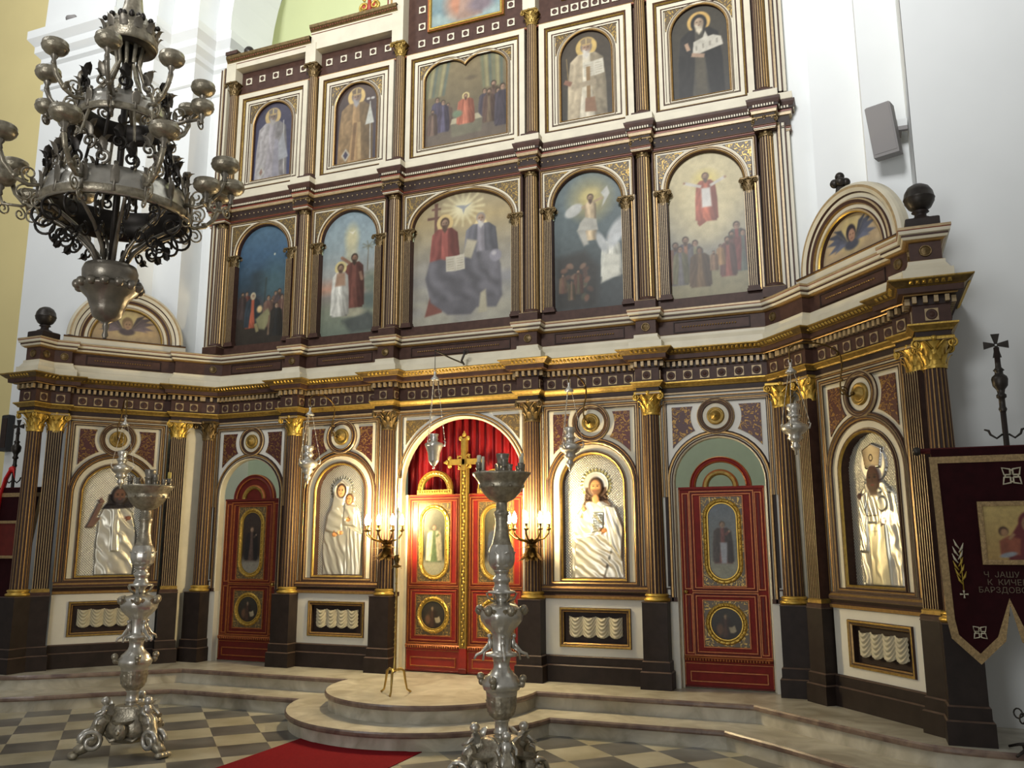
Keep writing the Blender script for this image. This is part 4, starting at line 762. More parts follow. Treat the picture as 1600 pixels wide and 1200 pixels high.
# ---- plan line of the lower entablature, with breaks forward over columns and pilasters
def lower_plan(f=0.0):
    L = []
    L += [(-5.19, -.95), (-5.19, -1.765), (-4.91, -1.765)]
    # left wing, its outer pilaster break, field, inner pilaster break
    def w(u, v): return wing(-1, u, v)
    u_out = None
    # where the wing's pilaster front meets x=-4.91
    c, s = math.cos(WA), math.sin(WA); v = -.095; x0, y0 = w(0, v); u_out = (-4.91-x0)/c; L += [w(u_out, v), w(-.60, v), w(-.60, -.005), w(.60, -.005), w(.60, v)]
    u_in = (-.155-y0)/s; L += [w(u_in, v)]
    L += [(-3.6, -.155)]
    for x in COLX[1:3]: L += [] 
    for i in range(5):
        a, b_ = COLX[i]+.133, COLX[i+1]-.133; L += [(a, -.155), (a, -.0), (b_, -.0), (b_, -.155)]
    L = [p for k, p in enumerate(L) if not (p == (-3.6, -.155))]
    half = [p for p in L if p[0] < 0]; return half+[(-x, y) for x, y in half[::-1]]
LP = lower_plan()
t = thing('lower_entablature', 'long dark entablature with rosettes and gold cornice over the lowest row', 'entablature', (0, 0, 3.44))
q = MB(); q.plan(LP, [(-.05, 3.41), (.0, 3.412), (0, 3.43), (-.008, 3.435), (-.008, 3.49)], ['brown', 'stripe_tan', 'brown', 'deep_brown']); P(q, 'architrave', t)
q = MB(); q.plan(LP, [(.0, 3.486), (.008, 3.49), (.014, 3.502), (.042, 3.528), (.048, 3.532), (.048, 3.545), (.0, 3.55)], ['gold', 'dull_gold', 'dull_gold', 'stripe_gold', 'gold', 'brown']); P(q, 'gold_molding', t)
q = MB(); q.plan(LP, [(0, 3.538), (0, 3.702), (.012, 3.704), (.012, 3.77), (.055, 3.774), (.06, 3.785)], ['brown', 'brown', 'deep_brown', 'deep_brown', 'stripe_gold']); P(q, 'frieze', t)
q = MB(); q.plan(LP, [(.055, 3.784), (.10, 3.788), (.104, 3.834)], ['brown', 'brown']); q.plan(LP, [(.104, 3.834), (.118, 3.84), (.165, 3.878), (.175, 3.885), (.175, 3.895), (.0, 3.9)], ['dull_gold', 'bronze_gold', 'dull_gold', 'dull_gold', 'cream'])
# little leaves cast along the gold cornice
def along(path, step, margin=.03):
    for i in range(len(path)-1):
        a, b_ = Vector(path[i]), Vector(path[i+1]); l = (b_-a).length; n = int((l-2*margin)/step)+1
        if l < .09: continue
        d = (b_-a)/l; nn = Vector((d.y, -d.x)); st = (l-2*margin)/max(n-1, 1) if n > 1 else 0
        for k in range(n): yield a+d*((margin+st*k) if n > 1 else l/2), d, nn, l
for p, d, nn, l in along(LP, .045, .0):
    c = p+nn*.136; q.add([(c.x-d.x*.016, c.y-d.y*.016, 3.846), (c.x+d.x*.016, c.y+d.y*.016, 3.846), (c.x+nn.x*.03, c.y+nn.y*.03, 3.860), (c.x+d.x*.012+nn.x*.022, c.y+d.y*.012+nn.y*.022, 3.874), (c.x-d.x*.012+nn.x*.022, c.y-d.y*.012+nn.y*.022, 3.874)], [(0, 1, 2), (1, 3, 2), (3, 4, 2), (4, 0, 2)], 'gold')
P(q, 'cornice', t)
q = MB()
for p, d, nn, l in along(LP, .062, .02):
    R_ = Matrix(((d.x, -nn.x, 0, p.x), (d.y, -nn.y, 0, p.y), (0, 0, 1, 0), (0, 0, 0, 1))); z = MB(); z.box(-.016, .016, -.05, -.008, 3.715, 3.768, 'stripe_tan'); z.xf(R_); q.add(z.v, z.f, [z.mats[i] for i in z.m])
o = P(q, 'dentil_band', t)
ro = MB(); ro.plate(rect(-.05, .05, -.05, .05), [circ(0, 0, .044, 16)], -.008, .0, 'stripe_tan'); ro.lathe([(.044, -.004), (.04, -.014), (.03, -.008), (.02, -.012), (.012, -.02), (.001, -.022)], 16, (0, 0, 0), 'brown', axis='y'); rom = ro.mesh('rosette')
for i in range(len(LP)-1):
    a, b_ = Vector(LP[i]), Vector(LP[i+1]); l = (b_-a).length; d = (b_-a)/l; nn = Vector((d.y, -d.x)); n = 1 if l < .35 else int(l/.182)
    if l < .13: continue
    for k in range(n):
        f = l/2+(k-(n-1)/2)*.182; p = a+d*f+nn*.002; o = obj('rosette', rom, t); o.location = (p.x, p.y, 3.62-3.44); o.rotation_euler.z = math.atan2(d.y, d.x)
t = thing('attic_base', 'continuous cream and dark brown attic ledge above the gold cornice', 'ledge', (0, 0, 3.9))
q = MB(); q.plan(LP, [(.05, 3.9), (.05, 3.995), (.03, 4.0), (.0, 4.05), (.0, 4.08), (-.02, 4.09)], ['cream', 'stripe_tan', 'cream', 'cream', 'stripe_gold']); P(q, 'cream_step', t)
q = MB(); q.plan(LP, [(-.02, 4.088), (-.02, 4.242), (.0, 4.246)], ['brown', 'stripe_gold'])
for i in range(len(LP)-1):
    a, b_ = Vector(LP[i]), Vector(LP[i+1]); l = (b_-a).length; d = (b_-a)/l; nn = Vector((d.y, -d.x)); z = MB()
    if l > .6: 
        z.sweep(rect(-l/2+.16, l/2-.16, 4.115, 4.215), [(0, .02), (.004, .01), (.012, .01), (.016, .02)], ['deep_brown']*3)
        for k in range(int((l-.5)/.03)): z.ball((-l/2+.25+k*.03, .012, 4.165), (.01, .01, .008), 'stripe_gold', 6, 4)
    elif .2 < l < .35: z.lathe([(.05, .02), (.047, .008), (.04, .008), (.034, .016), (.02, .012), (.001, .006)], 16, (0, 0, 4.165), 'bronze_gold', axis='y')
    if z.v: m = (a+b_)/2; z.xf(Matrix(((d.x, -nn.x, 0, m.x), (d.y, -nn.y, 0, m.y), (0, 0, 1, 0), (0, 0, 0, 1)))); q.add(z.v, z.f, [z.mats[j] for j in z.m])
P(q, 'brown_panel_band', t)
q = MB(); q.plan(LP, [(.0, 4.246), (.012, 4.256), (.025, 4.262), (.035, 4.282), (.035, 4.30), (.05, 4.306), (.055, 4.332), (.06, 4.34), (.06, 4.362), (-.1, 4.37), (-.2, 4.371)], ['stripe_gold', 'stripe_tan', 'cream', 'brown', 'cream', 'cream', 'red_line', 'stripe_tan', 'brown', 'brown']); P(q, 'cream_molding', t)
# carcase behind, so that nothing is a thin sheet
t = thing('iconostasis_carcase', 'brown timber carcase closing the top and back of the lower iconostasis', 'carcase', (0, .25, PZ))
q = MB(); o_ = [(x, y-.25) for x, y in [(-5.1, -.96), (-5.1, -1.66), (-4.98, -1.66), wing(-1, -.62, .05), wing(-1, .9, .05), (-3.7, .06), (3.7, .06), wing(1, -.9, .05), wing(1, .62, .05), (4.98, -1.66), (5.1, -1.66), (5.1, -.96), (4.3, -.26), (3.9, .13), (-3.9, .13), (-4.3, -.26)]]
q.prism_z(o_, 4.33, 4.366, 'brown'); P(q, 'top_cover', t)
for s, w_ in ((-1, 'left'), (1, 'right')):
    # arched lunette with a winged head over each wing, cluster finial, ball finial on the end column
    x, y = wing(s, 0, .03); t = thing('wing_lunette', 'arched cream lunette with a painted winged head over the %s wing' % w_, 'lunette', (x, y, 4.37), WR[s], 'arched lunettes over the side wings')
    q = MB(); q.box(-.74, .74, -.06, .06, 4.37, 4.44, 'cream'); q.plan([(-.74, -.06), (.74, -.06)], [(0, 4.44), (.012, 4.45), (.012, 4.462), (-.05, 4.47)], ['stripe_gold', 'brown', 'cream']); P(q, 'sill', t)
    q = MB(); A = [(.43, 4.465)]+arc(0, 4.465, .43, .43, 0, PI, 40)+[(-.43, 4.465)]
    q.sweep(arc(0, 4.465, .43, .43, 0, PI, 40), [(0, .04), (0, -.01), (.012, -.022), (.03, -.022), (.04, -.008), (.075, -.008), (.085, -.03), (.115, -.04), (.13, -.03), (.14, -.012), (.18, -.012), (.19, -.034), (.225, -.05), (.25, -.05), (.275, -.03), (.285, .0), (.285, .06)],
            ['brown', 'gold', 'stripe_tan', 'brown', 'cream', 'stripe_gold', 'brown', 'stripe_tan', 'brown', 'cream', 'brown', 'cream', 'stripe_tan', 'cream', 'cream', 'cream'], False); q.plate(arc(0, 4.465, .7, .7, 0, PI, 30), [], .055, .06, 'brown'); P(q, 'arch_molding', t)
    c = Canvas(.44, .44, .008); p_cherub(c, *(((78, 86, 116), (206, 174, 128), (46, 40, 60), (190, 136, 110)) if s > 0 else ((96, 80, 84), (196, 158, 104), (140, 106, 66), (176, 132, 90))))
    o = obj('painted_panel', c.mesh('painted_panel', 'oil_paint', np.hypot(c.X, c.Z) < .445), t); o.location = (0, .03, .095)
    fx, fy = wing(s, -s*.06, .03); t = thing('cluster_finial', 'small dark cluster of carved balls on top of the %s lunette' % w_, 'finial', (fx, fy, 5.175), 0, 'cluster finials on the lunettes')
    q = MB(); q.lathe([(.05, -.02), (.04, .03), (.03, .05)], 12, (0, 0, 0), 'iron'); q.to('stem', t); q = MB()
    for dx, dy, dz in ((-.05, 0, .07), (.05, 0, .07), (0, .04, .07), (0, -.04, .07), (0, 0, .135)): q.ball((dx, dy, dz), .045, 'iron', 10, 7)
    q.to('balls', t)
    t = thing('ball_finial', 'dark turned ball finial on the end pedestal of the %s wing' % w_, 'finial', (s*5.05, -1.62, 4.37), 0, 'ball finials on the end pedestals')
    q = MB(); q.bevbox(-.13, .13, -.13, .13, 4.37, 4.46, 'black_wood', .01); q.lathe([(.1, 4.46), (.09, 4.48), (.05, 4.5), (.045, 4.53), (.07, 4.545), (.05, 4.56)], 20, (0, 0, 0), 'black_wood'); P(q, 'foot', t)
    q = MB(); q.lathe([(.001, 4.545), (.05, 4.555), (.09, 4.585), (.118, 4.635), (.122, 4.66), (.126, 4.665), (.122, 4.67), (.112, 4.72), (.085, 4.765), (.045, 4.79), (.001, 4.797)], 24, (0, 0, 0), 'iron'); P(q, 'ball', t)

for s, w_ in ((-1, 'left'), (1, 'right')):
    t = thing('corner_board', 'narrow cream board filling the corner between the straight front and the %s wing' % w_, 'board', (s*3.88, 0, PZ), 0, 'corner boards'); q = MB(); x0, y0 = wing(s, -s*.86, .05); x1, y1 = wing(s, -s*.80, .02)
    pl = [(s*(3.62)-s*3.88, .05), (s*3.86-s*3.88, .05), (x1-s*3.88, y1), (x0-s*3.88+s*.05, y0+.06), (s*3.95-s*3.88, .12), (s*3.62-s*3.88, .09)]
    if s < 0: pl = pl[::-1]
    q.prism_z(pl, PZ, 3.42, 'cream', 'cream'); P(q, 'board', t)
# ------------------------------------------------------------------ upper rows
BC = [(COLX[i]+COLX[i+1])/2 for i in range(5)]; BW = [.60, .60, .85, .60, .60]
POS = ['far left', 'left of centre', 'centre', 'right of centre', 'far right']
def upper_column(x, z0, zb, zs0, zs1, zc, label, grp, r0, r1, capm, blk):
    t = thing('fluted_column', label, 'column', (x, .02 if blk else .075, z0), 0, grp); q = MB()
    if blk: q.bevbox(-.118, .118, -.145, .1, z0, zb, 'brown', .006, 'stripe_tan')
    else: q.bevbox(-.108, .108, -.135, .1, z0, zb, 'brown', .006, 'brown')
    P(q, 'block', t); q = MB(); q.lathe([(0, zb), (r0*1.25, zb), (r0*1.32, zb+.018), (r0*1.22, zb+.036), (r0*1.06, zb+.045), (r0*1.02, zs0)], 24, (0, 0, 0), 'brown'); P(q, 'base_ring', t)
    q = MB(); q.box(-.15, .15, .085, .11, zb-.1, zc+.06, 'brown'); P(q, 'backing_board', t)
    P(shaft(r0, r1, zs0-.004, zs1+.004, 15), 'shaft', t); P(capital(r1, zs1, zc-zs1, r1*1.72, capm), 'capital', t); return t
bet = ['at the far left edge', 'between the night nativity and the river baptism paintings', 'left of the large central painting', 'right of the large central painting', 'between the resurrection and the ascension paintings', 'at the far right edge']
bet3 = ['at the far left edge', 'between the blue bishop and the gold bishop paintings', 'left of the supper painting', 'right of the supper painting', 'between the white bishop and the monk paintings', 'at the far right edge']
for i, x in enumerate(COLX):
    upper_column(x, 4.371, 4.486, 4.54, 6.246, 6.44, 'fluted column of the middle row %s' % bet[i], 'fluted columns of the middle row', .088, .074, 'bronze_gold', True)
    upper_column(x, 6.735, 6.79, 6.84, 8.328, 8.50, 'fluted column of the top row %s' % bet3[i], 'fluted columns of the top row', .074, .062, 'bronze_gold' if i in (0, 1) else 'dull_gold', False)
def edge_strip(s, z0, z1, lab):
    t = thing('edge_molding', lab, 'molding', (s*3.9, .04, z0), 0, 'striped edge moldings of the upper rows'); q = MB()
    for k, (a, b_, y, m) in enumerate(((-.09, -.055, -.04, 'cream'), (-.055, -.04, -.055, 'brown'), (-.04, -.015, -.045, 'stripe_tan'), (-.015, .0, -.03, 'deep_brown'), (.0, .03, -.02, 'cream'), (.03, .045, -.03, 'brown'), (.045, .08, -.0, 'cream'))): q.box(*sorted((s*a, s*b_)), y, .06, z0, z1, m)
    P(q, 'strips', t)
for s, w_ in ((-1, 'left'), (1, 'right')):
    for a, b_, r in ((4.39, 6.38, 'middle'), (6.76, 8.75, 'top')): edge_strip(s, a, b_, 'striped cream and brown edge molding of the %s row, %s side' % (r, w_))
def mini_column(t, x, r):
    q = MB(); q.box(x-r*1.4, x+r*1.4, -.05, .05, 4.49, 4.52, 'brown'); q.box(x-r*1.2, x+r*1.2, -.045, .05, 4.52, 4.55, 'brown'); z = flat_shaft(r, .04, 4.55, 5.64, 5); z.v = [(a+x, b_, c) for a, b_, c in z.v]; q.add(z.v, z.f, [z.mats[i] for i in z.m]); p_ = P(q, 'minor_pilaster', t)
    z = capital(r*.9, 5.635, .16, r*1.75, 'bronze_gold', .6); z.v = [(a+x, b_, c) for a, b_, c in z.v]; z.xf(Matrix.Translation((0, 0, -t.location.z))); z.to('capital', p_)
def bay2(i, fn, label, plab):
    w = .42 if i != 2 else .685; B = BW[i]; rz = .41 if i != 2 else .42; T = 6.265; z0 = 4.52; zs = 5.79
    t = thing('picture_surround', label, 'surround', (BC[i], .035, 4.39), 0, 'arched surrounds of the middle row')
    q = MB(); q.plate(rect(-B, B, 4.39, 6.30), [arch_path(w+.035, 4.5, zs, rz+.035, 24)], 0, .06, 'brown'); P(q, 'panel_board', t)
    q = MB(); q.sweep(arch_open(w, 5.78, zs, rz, 28), [(0, .07), (0, .0), (.008, -.016), (.022, -.026), (.028, -.012), (.036, -.012), (.042, -.024), (.052, -.024), (.056, -.012), (.078, -.012)], ['brown', 'brown', 'stripe_gold', 'brown', 'stripe_tan', 'brown', 'stripe_tan', 'brown', 'cream'], False); P(q, 'arch_molding', t)
    W = B-.06; poly = [(W, T-.02), (W-(W-.03 if i != 2 else .36), T-.02)]
    RX, RZ = w+.084, rz+.084; th2 = math.acos(min(W/RX, 1)) if W < RX else 0; th1 = math.asin(min((T-.02-zs)/RZ, 1)); poly = [(W, T-.02)]+[(RX*math.cos(th1+(th2-th1)*k/12), zs+RZ*math.sin(th1+(th2-th1)*k/12)) for k in range(13)]
    spandrels(t, poly, .0, 'arabesque_gold', .01)
    q = MB(); q.sweep([(W, 5.8), (W, T-.02), (-W, T-.02), (-W, 5.8)], [(-.012, -.016), (.006, -.016), (.012, -.03), (.022, -.03), (.028, -.016), (.036, -.034), (.05, -.034), (.06, 0)], ['cream', 'brown', 'stripe_tan', 'brown', 'stripe_gold', 'brown', 'deep_brown'], False)
    for s in (-1, 1):
        for a, b_, y, m in ((.0, .014, -.03, 'stripe_gold'), (.014, .026, -.02, 'brown'), (.026, .044, -.036, 'stripe_tan'), (.044, .056, -.02, 'deep_brown')): q.box(*sorted((s*(B-.056+a), s*(B-.056+b_))), y, .0, 4.5, 5.8, m)
    P(q, 'border_molding', t)
    for s in (-1, 1): mini_column(t, s*(w+.058), .052)
    p = thing('oil_painting', plab, 'painting', (BC[i], .085, z0-.02), 0, 'paintings of the middle row')
    c = Canvas(w+.01, zs+rz-z0+.03, .0085); fn(c); o = obj('canvas', c.mesh('canvas', 'oil_paint', c.Z+z0-.02-zs < (rz+.02)*np.sqrt(np.clip(1-(c.X/(w+.02))**2, 0, 1))), p); o.location = (0, -.006, 0)
    q = MB(); q.plate(arch_path(w+.005, z0-.015, zs, rz+.005), [], -.004, .012, 'deep_brown'); P(q, 'stretcher_board', p)
S2 = [(p_nativity, 'night nativity painting with dark blue sky, left end of the middle row', 'far left'), (p_baptism, 'river baptism painting with pale sky, second from left in the middle row', 'second left'), (p_trinity, 'large central painting of two seated haloed figures under a dove', 'central'),
      (p_resurrection, 'dark grey painting of a rising figure with flying drapery, right of centre', 'second right'), (p_ascension, 'pale gold painting of a red-robed figure ascending, right end of the middle row', 'far right')]
for i, (fn, pl, w_) in enumerate(S2): bay2(i, fn, 'arched %s picture surround of the middle row, with minor pilasters' % w_, pl)
def upper_plan(dy=0):
    L = [(-3.99, .15), (-3.99, .0)]
    for i in range(6): L += [(COLX[i]-.112, 0), (COLX[i]-.112, -.13), (COLX[i]+.112, -.13), (COLX[i]+.112, 0)]
    return L+[(3.99, 0), (3.99, .15)]
UP = [(x, y+.03) for x, y in upper_plan()]
t = thing('middle_entablature', 'striped brown and cream entablature between the middle and top rows', 'entablature', (0, .0, 6.23))
pr_ = [(-.05, 6.225), (.0, 6.23), (0, 6.25), (.006, 6.255), (.006, 6.275), (0, 6.28), (.01, 6.29), (.01, 6.31), (0.0, 6.315), (.014, 6.325), (.014, 6.34)]
q = MB(); q.plan(UP, [(o, 6.278+(z-6.225)*.55) for o, z in pr_], ['brown', 'stripe_tan', 'brown', 'cream', 'brown', 'red_line', 'red_line', 'brown', 'stripe_gold', 'brown'])
P(q, 'architrave', t)
q = MB(); q.plan(UP, [(0, 6.338), (0, 6.465)], ['deep_brown']); 
for p, d, nn, l in along(UP, .07, .03):
    if l > .2: q.ball((p.x+nn.x*.002, p.y+nn.y*.002, 6.405), .011, 'stripe_tan', 6, 4)
P(q, 'studded_frieze', t)
q = MB(); q.plan(UP, [(0, 6.463), (.02, 6.468), (.024, 6.495), (.03, 6.5), (.03, 6.522), (.045, 6.526), (.045, 6.556), (.05, 6.56), (.065, 6.6), (.07, 6.625), (.04, 6.63), (.04, 6.64), (.046, 6.645), (.046, 6.72), (.0, 6.734), (-.15, 6.736)],
               ['stripe_tan', 'stripe_tan', 'cream', 'red_line', 'brown', 'deep_brown', 'brown', 'brown', 'brown', 'brown', 'stripe_tan', 'cream', 'cream', 'brown', 'brown'])
for p, d, nn, l in along(UP, .028, .01):
    c = p+nn*.045; a = c-d*.008; b_ = c+d*.008; e = nn*.012; q.add([(a.x, a.y, 6.53), (b_.x, b_.y, 6.53), (b_.x, b_.y, 6.556), (a.x, a.y, 6.556), (a.x+e.x, a.y+e.y, 6.53), (b_.x+e.x, b_.y+e.y, 6.53), (b_.x+e.x, b_.y+e.y, 6.556), (a.x+e.x, a.y+e.y, 6.556)], [(4, 5, 6, 7), (0, 1, 5, 4), (0, 4, 7, 3), (1, 2, 6, 5)], 'cream')
P(q, 'cornice', t)
def double_arch(w, z0, zs, rx, rz, n=18):
    cx = w-rx; th = math.acos(cx/rx) if cx < rx else 0; th = PI-math.acos(min(cx/rx, 1))
    R_ = [(cx+rx*math.cos(th*k/n), zs+rz*math.sin(th*k/n)) for k in range(n+1)]; return [(-w, z0), (w, z0)]+R_+[(-x, z) for x, z in R_[::-1][1:]]
def bay3(i, fn, label, plab):
    B = BW[i]; w = .325 if i != 2 else .585; z0, zt = 6.94, 8.10 if i != 2 else 8.125; zs = zt-w if i != 2 else zt-.24
    path = (lambda o: arch_path(w+o, z0-o, zs, w+o, 22)) if i != 2 else (lambda o: double_arch(w, z0, zs, .315, .24))
    base = path(0); t = thing('picture_surround', label, 'surround', (BC[i], .095, 6.74), 0, 'cream framed surrounds of the top row'); q = MB(); q.plate(rect(-B, B, 6.74, 8.30), [path(.005) if i != 2 else double_arch(w+.005, z0-.005, zs, .32, .245)], .02, .07, 'cream'); P(q, 'panel_board', t)
    q = MB(); ow = B-.07
    q.sweep(rect(-ow, ow, 6.80, 8.235), [(.07, -.03), (.0, -.03), (-.004, -.015), (-.02, -.022), (-.036, -.006), (-.042, .004), (-.085, .004), (-.09, .01), (-.1, .01), (-.104, .0), (-.12, .0), (-.124, .02)], ['cream', 'stripe_gold', 'brown', 'dull_gold', 'brown', 'cream', 'brown', 'brown', 'cream', 'cream', 'brown'])
    q.sweep(rect(-ow-.07, ow+.07, 6.73, 8.305), [(0, -.03), (0, .06)], ['cream']); P(q, 'outer_frame', t)
    q = MB(); q.sweep(base, [(0, .07), (0, .008), (.006, .0), (.014, -.004), (.02, .006), (.028, .006), (.034, -.006), (.042, -.006), (.048, .008), (.055, .02)], ['brown', 'stripe_gold', 'stripe_gold', 'brown', 'stripe_tan', 'cream', 'brown', 'cream', 'brown']); P(q, 'arch_molding', t)
    W, T = ow-.15, 8.235-.15
    W = w+.035; T = zt+.005
    R_ = w+.065; th1 = PI/2-.42; th2 = .18
    if i != 2: poly = [(w+.07, zt+.03)]+[(R_*math.cos(a), zs+R_*math.sin(a)) for a in np.linspace(th1, th2, 10)]; poly = [(w+.07, zt+.03), (R_*math.cos(th1), zt+.03)]+poly[1:]+[(w+.07, zs+R_*math.sin(th2))]
    else: c = w-.315; poly = [(w+.07, zt+.03), (c+.12, zt+.03)]+[(c+.375*math.cos(a), zs+.30*math.sin(a)) for a in np.linspace(1.25, .15, 10)]+[(w+.07, zs+.05)]
    spandrels(t, poly, .02, 'arabesque_gold', .01)
    if i == 2: q = MB(); q.plate([(-.1, 8.15), (.0, 8.1), (.1, 8.15)], [], .01, .02, 'arabesque_gold'); P(q, 'spandrel', t)
    p = thing('oil_painting', plab, 'painting', (BC[i], .145, z0-.01), 0, 'paintings of the top row'); c = Canvas(w+.01, zt-z0+.03, .0085); fn(c)
    keep = (c.Z+z0-.01-zs < np.sqrt(np.clip((w+.02)**2-c.X**2, 0, 1))) if i != 2 else np.ones(c.X.shape, bool)
    o = obj('canvas', c.mesh('canvas', 'oil_paint', keep), p); o.location = (0, -.006, 0); q = MB(); q.plate(rect(-w-.01, w+.01, z0-.01, zt+.02), [], .0, .012, 'deep_brown'); P(q, 'stretcher_board', p)
S3 = [(p_bishop_blue, 'painting of a pale-robed bishop on blue ground, left end of the top row'), (p_bishop_gold, 'painting of a gold-robed mitred bishop with staff, second left in the top row'), (p_supper, 'wide double-arched supper painting at the centre of the top row'),
      (p_bishop_white, 'painting of a mitred bishop holding an open book, right of the supper'), (p_monk, 'dark painting of a hooded monk holding a white church model')]
for i, (fn, pl) in enumerate(S3): bay3(i, fn, 'cream and gold frame of the top row around the %s painting' % ('blue bishop', 'gold bishop', 'supper', 'white bishop', 'hooded monk')[i], pl)
# rosette frieze and stepped cornice along the top
sq = MB(); sq.plate(rect(-.05, .05, -.05, .05), [], -.012, .0, 'cream'); sq.lathe([(.036, -.012), (.033, -.018), (.024, -.013), (.014, -.02), (.001, -.022)], 14, (0, 0, 0), 'brown', axis='y'); sqm = sq.mesh('square_rosette')
def top_frieze(i, ztop, label, cor=True):
    B = BW[i]; x0, x1 = -B-.1, B+.1; t = thing('top_frieze', label, 'frieze', (BC[i], .095, 8.30), 0, 'rosette friezes along the top')
    q = MB(); q.box(x0, x1, .03, .09, 8.30, ztop, 'brown'); q.box(x0, x1, -.01, .03, 8.30, 8.318, 'red_line'); q.box(x0, x1, .0, .03, 8.318, 8.335, 'stripe_gold'); P(q, 'frieze_board', t)
    zz = [8.53] if ztop < 9.1 else None
    if zz:
        q = MB(); q.box(x0, x1, -.115, .09, 8.69, ztop-.12, 'cream'); P(q, 'cream_band', t)
        q = MB(); P_ = [(x0-(.0 if i else .06), -.115), (x1, -.115)]; q.plan(P_, [(0, ztop-.12), (.012, ztop-.115), (.012, ztop-.095), (.02, ztop-.09), (.05, ztop-.05), (.06, ztop-.04), (.065, ztop), (-.2, ztop+.005)], ['red_line', 'cream', 'stripe_tan', 'bronze_gold', 'bronze_gold', 'bronze_gold', 'brown'])
        for k in range(int((x1-x0)/.04)): q.ball((x0+.02+k*.04, -.158, ztop-.064), (.011, .011, .013), 'red_line', 6, 4)
        P(q, 'cornice', t)
        for k in range(5): o = obj('square_rosette', sqm, t); o.location = ((k-2)*.238, .028, .23)
    else:
        W = B-.2
        for k in range(7): o = obj('square_rosette', sqm, t); o.location = ((k-3)*.25*(W/.75), .028, .17)
        for s in (-1, 1):
            for k in range(1, 4): o = obj('square_rosette', sqm, t); o.location = (s*.75*(W/.75), .028, .17+.255*k)
        q = MB(); q.sweep(rect(-W+.15, W-.15, 8.66, 9.35), [(0, .04), (0, .0), (.012, -.012), (.03, -.012), (.04, .0), (.055, -.006), (.06, .03)], ['gold', 'dull_gold', 'gold', 'dull_gold', 'red_gold', 'dull_gold']); P(q, 'picture_molding', t)
    return t
top_frieze(0, 8.885, 'low rosette frieze with cream cornice at the top left end'); top_frieze(1, 9.045, 'rosette frieze with cream cornice under the gold scroll crest')
top_frieze(2, 9.45, 'tall central rosette frieze framing the clouded heaven painting'); top_frieze(3, 9.4, 'rosette frieze above the white bishop painting'); top_frieze(4, 9.3, 'rosette frieze above the hooded monk painting')
p = thing('oil_painting', 'painting of clouds and a pink-robed figure at the top centre', 'painting', (0, .115, 8.655), 0); c = Canvas(.505, .70, .01); p_heavens(c); o = obj('canvas', c.mesh('canvas', 'oil_paint'), p); o.location = (0, -.006, 0)
q = MB(); q.box(-.505, .505, .0, .01, 8.655, 9.355, 'deep_brown'); P(q, 'stretcher_board', p)
for i, x in enumerate(COLX):
    zt = (8.93, 8.80, 9.6, 9.6, 9.6, 9.6)[i]; t = thing('cream_pier', 'cream pier block standing on the %s capital of the top row' % ('far left', 'second', 'third', 'fourth', 'fifth', 'far right')[i], 'pier', (x, .095, 8.50), 0, 'cream pier blocks of the top row')
    q = MB(); q.bevbox(-.085, .085, -.125, .09, 8.50, zt, 'cream', .006)
    if i == 2: q.box(-.14, -.085, -.09, .05, 9.05, 9.6, 'stripe_gold'); q.box(-.17, -.14, -.08, .05, 9.05, 9.6, 'cream'); q.box(-.19, -.17, -.09, .05, 9.05, 9.6, 'red_line')
    if i == 0: q.bevbox(-.105, .105, -.15, .09, 8.93, 8.99, 'brown', .01); q.box(-.098, .098, -.14, .09, 8.88, 8.905, 'red_line')
    P(q, 'block', t)
t = thing('scroll_crest', 'red and gold scrolled crest on the cornice left of centre', 'crest', (-1.42, .0, 9.045)); q = MB()
for s in (-1, 1):
    q.tube([(s*.26, 0, 9.05), (s*.2, 0, 9.075), (s*.12, 0, 9.09)], [.012, .025, .03], 6, 'gold'); q.tube(spiral((s*.085, 0, 9.16), .075, .02, -PI/2 if s > 0 else -PI/2, 1.35*s), .02, 6, 'gold'); q.ball((s*.085, 0, 9.16), (.035, .025, .035), 'terracotta', 8, 6)
    q.tube(spiral((s*.07, 0, 9.31), .05, .015, -PI/2, 1.2*s), .016, 6, 'gold')
q.tube([(0, 0, 9.05), (0, 0, 9.2), (0, 0, 9.36)], [.05, .03, .02], 8, 'terracotta'); q.ball((0, -.01, 9.40), (.05, .03, .07), 'gold', 10, 7); P(q, 'scrollwork', t)
t = thing('round_lamp', 'small dark round lamp behind the top left corner of the cornice', 'lamp', (-3.5, .06, 8.89)); q = MB(); q.lathe([(.03, 8.885), (.05, 8.9), (.075, 8.95), (.075, 9.0), (.05, 9.04), (.001, 9.055)], 16, (0, 0, 0), 'iron'); P(q, 'body', t)
# ------------------------------------------------------------------ things in front of the iconostasis
# tall candelabra
cand = thing('tall_candelabrum', 'tall tarnished silver candelabrum right of the red carpet, before the royal doors', 'candelabrum', (1.82, -3.05, 0), 0, 'tall silver candelabra'); t = cand
pr = [(.001, 2.335), (.19, 2.33), (.222, 2.345), (.228, 2.352), (.226, 2.338), (.205, 2.31), (.185, 2.285), (.172, 2.255), (.178, 2.243), (.165, 2.23), (.14, 2.19), (.095, 2.145), (.055, 2.128), (.045, 2.12)]
q = MB(); q.lathe(pr, 36, (0, 0, 0), 'tarnish'); 
for k in range(8): a = k*PI/4; q.ball((.178*math.cos(a), .178*math.sin(a), 2.245), .014, 'tarnish', 8, 5)
q.to('drip_pan', t)
q = MB(); q.lathe([(.045, 2.13), (.044, 2.06), (.058, 2.05), (.06, 2.03), (.05, 2.015), (.052, 2.0), (.047, 1.97), (.05, 1.93), (.06, 1.86), (.078, 1.80)], 28, (0, 0, 0), 'tarnish'); q.lathe([(.078, 1.80), (.092, 1.77), (.102, 1.72), (.1, 1.675), (.082, 1.63), (.06, 1.61)], 64, (0, 0, 0), 'silver', mod=lambda a, z: 1+(.045*abs(math.cos(a*4)) if 1.62 < z < 1.79 else 0))
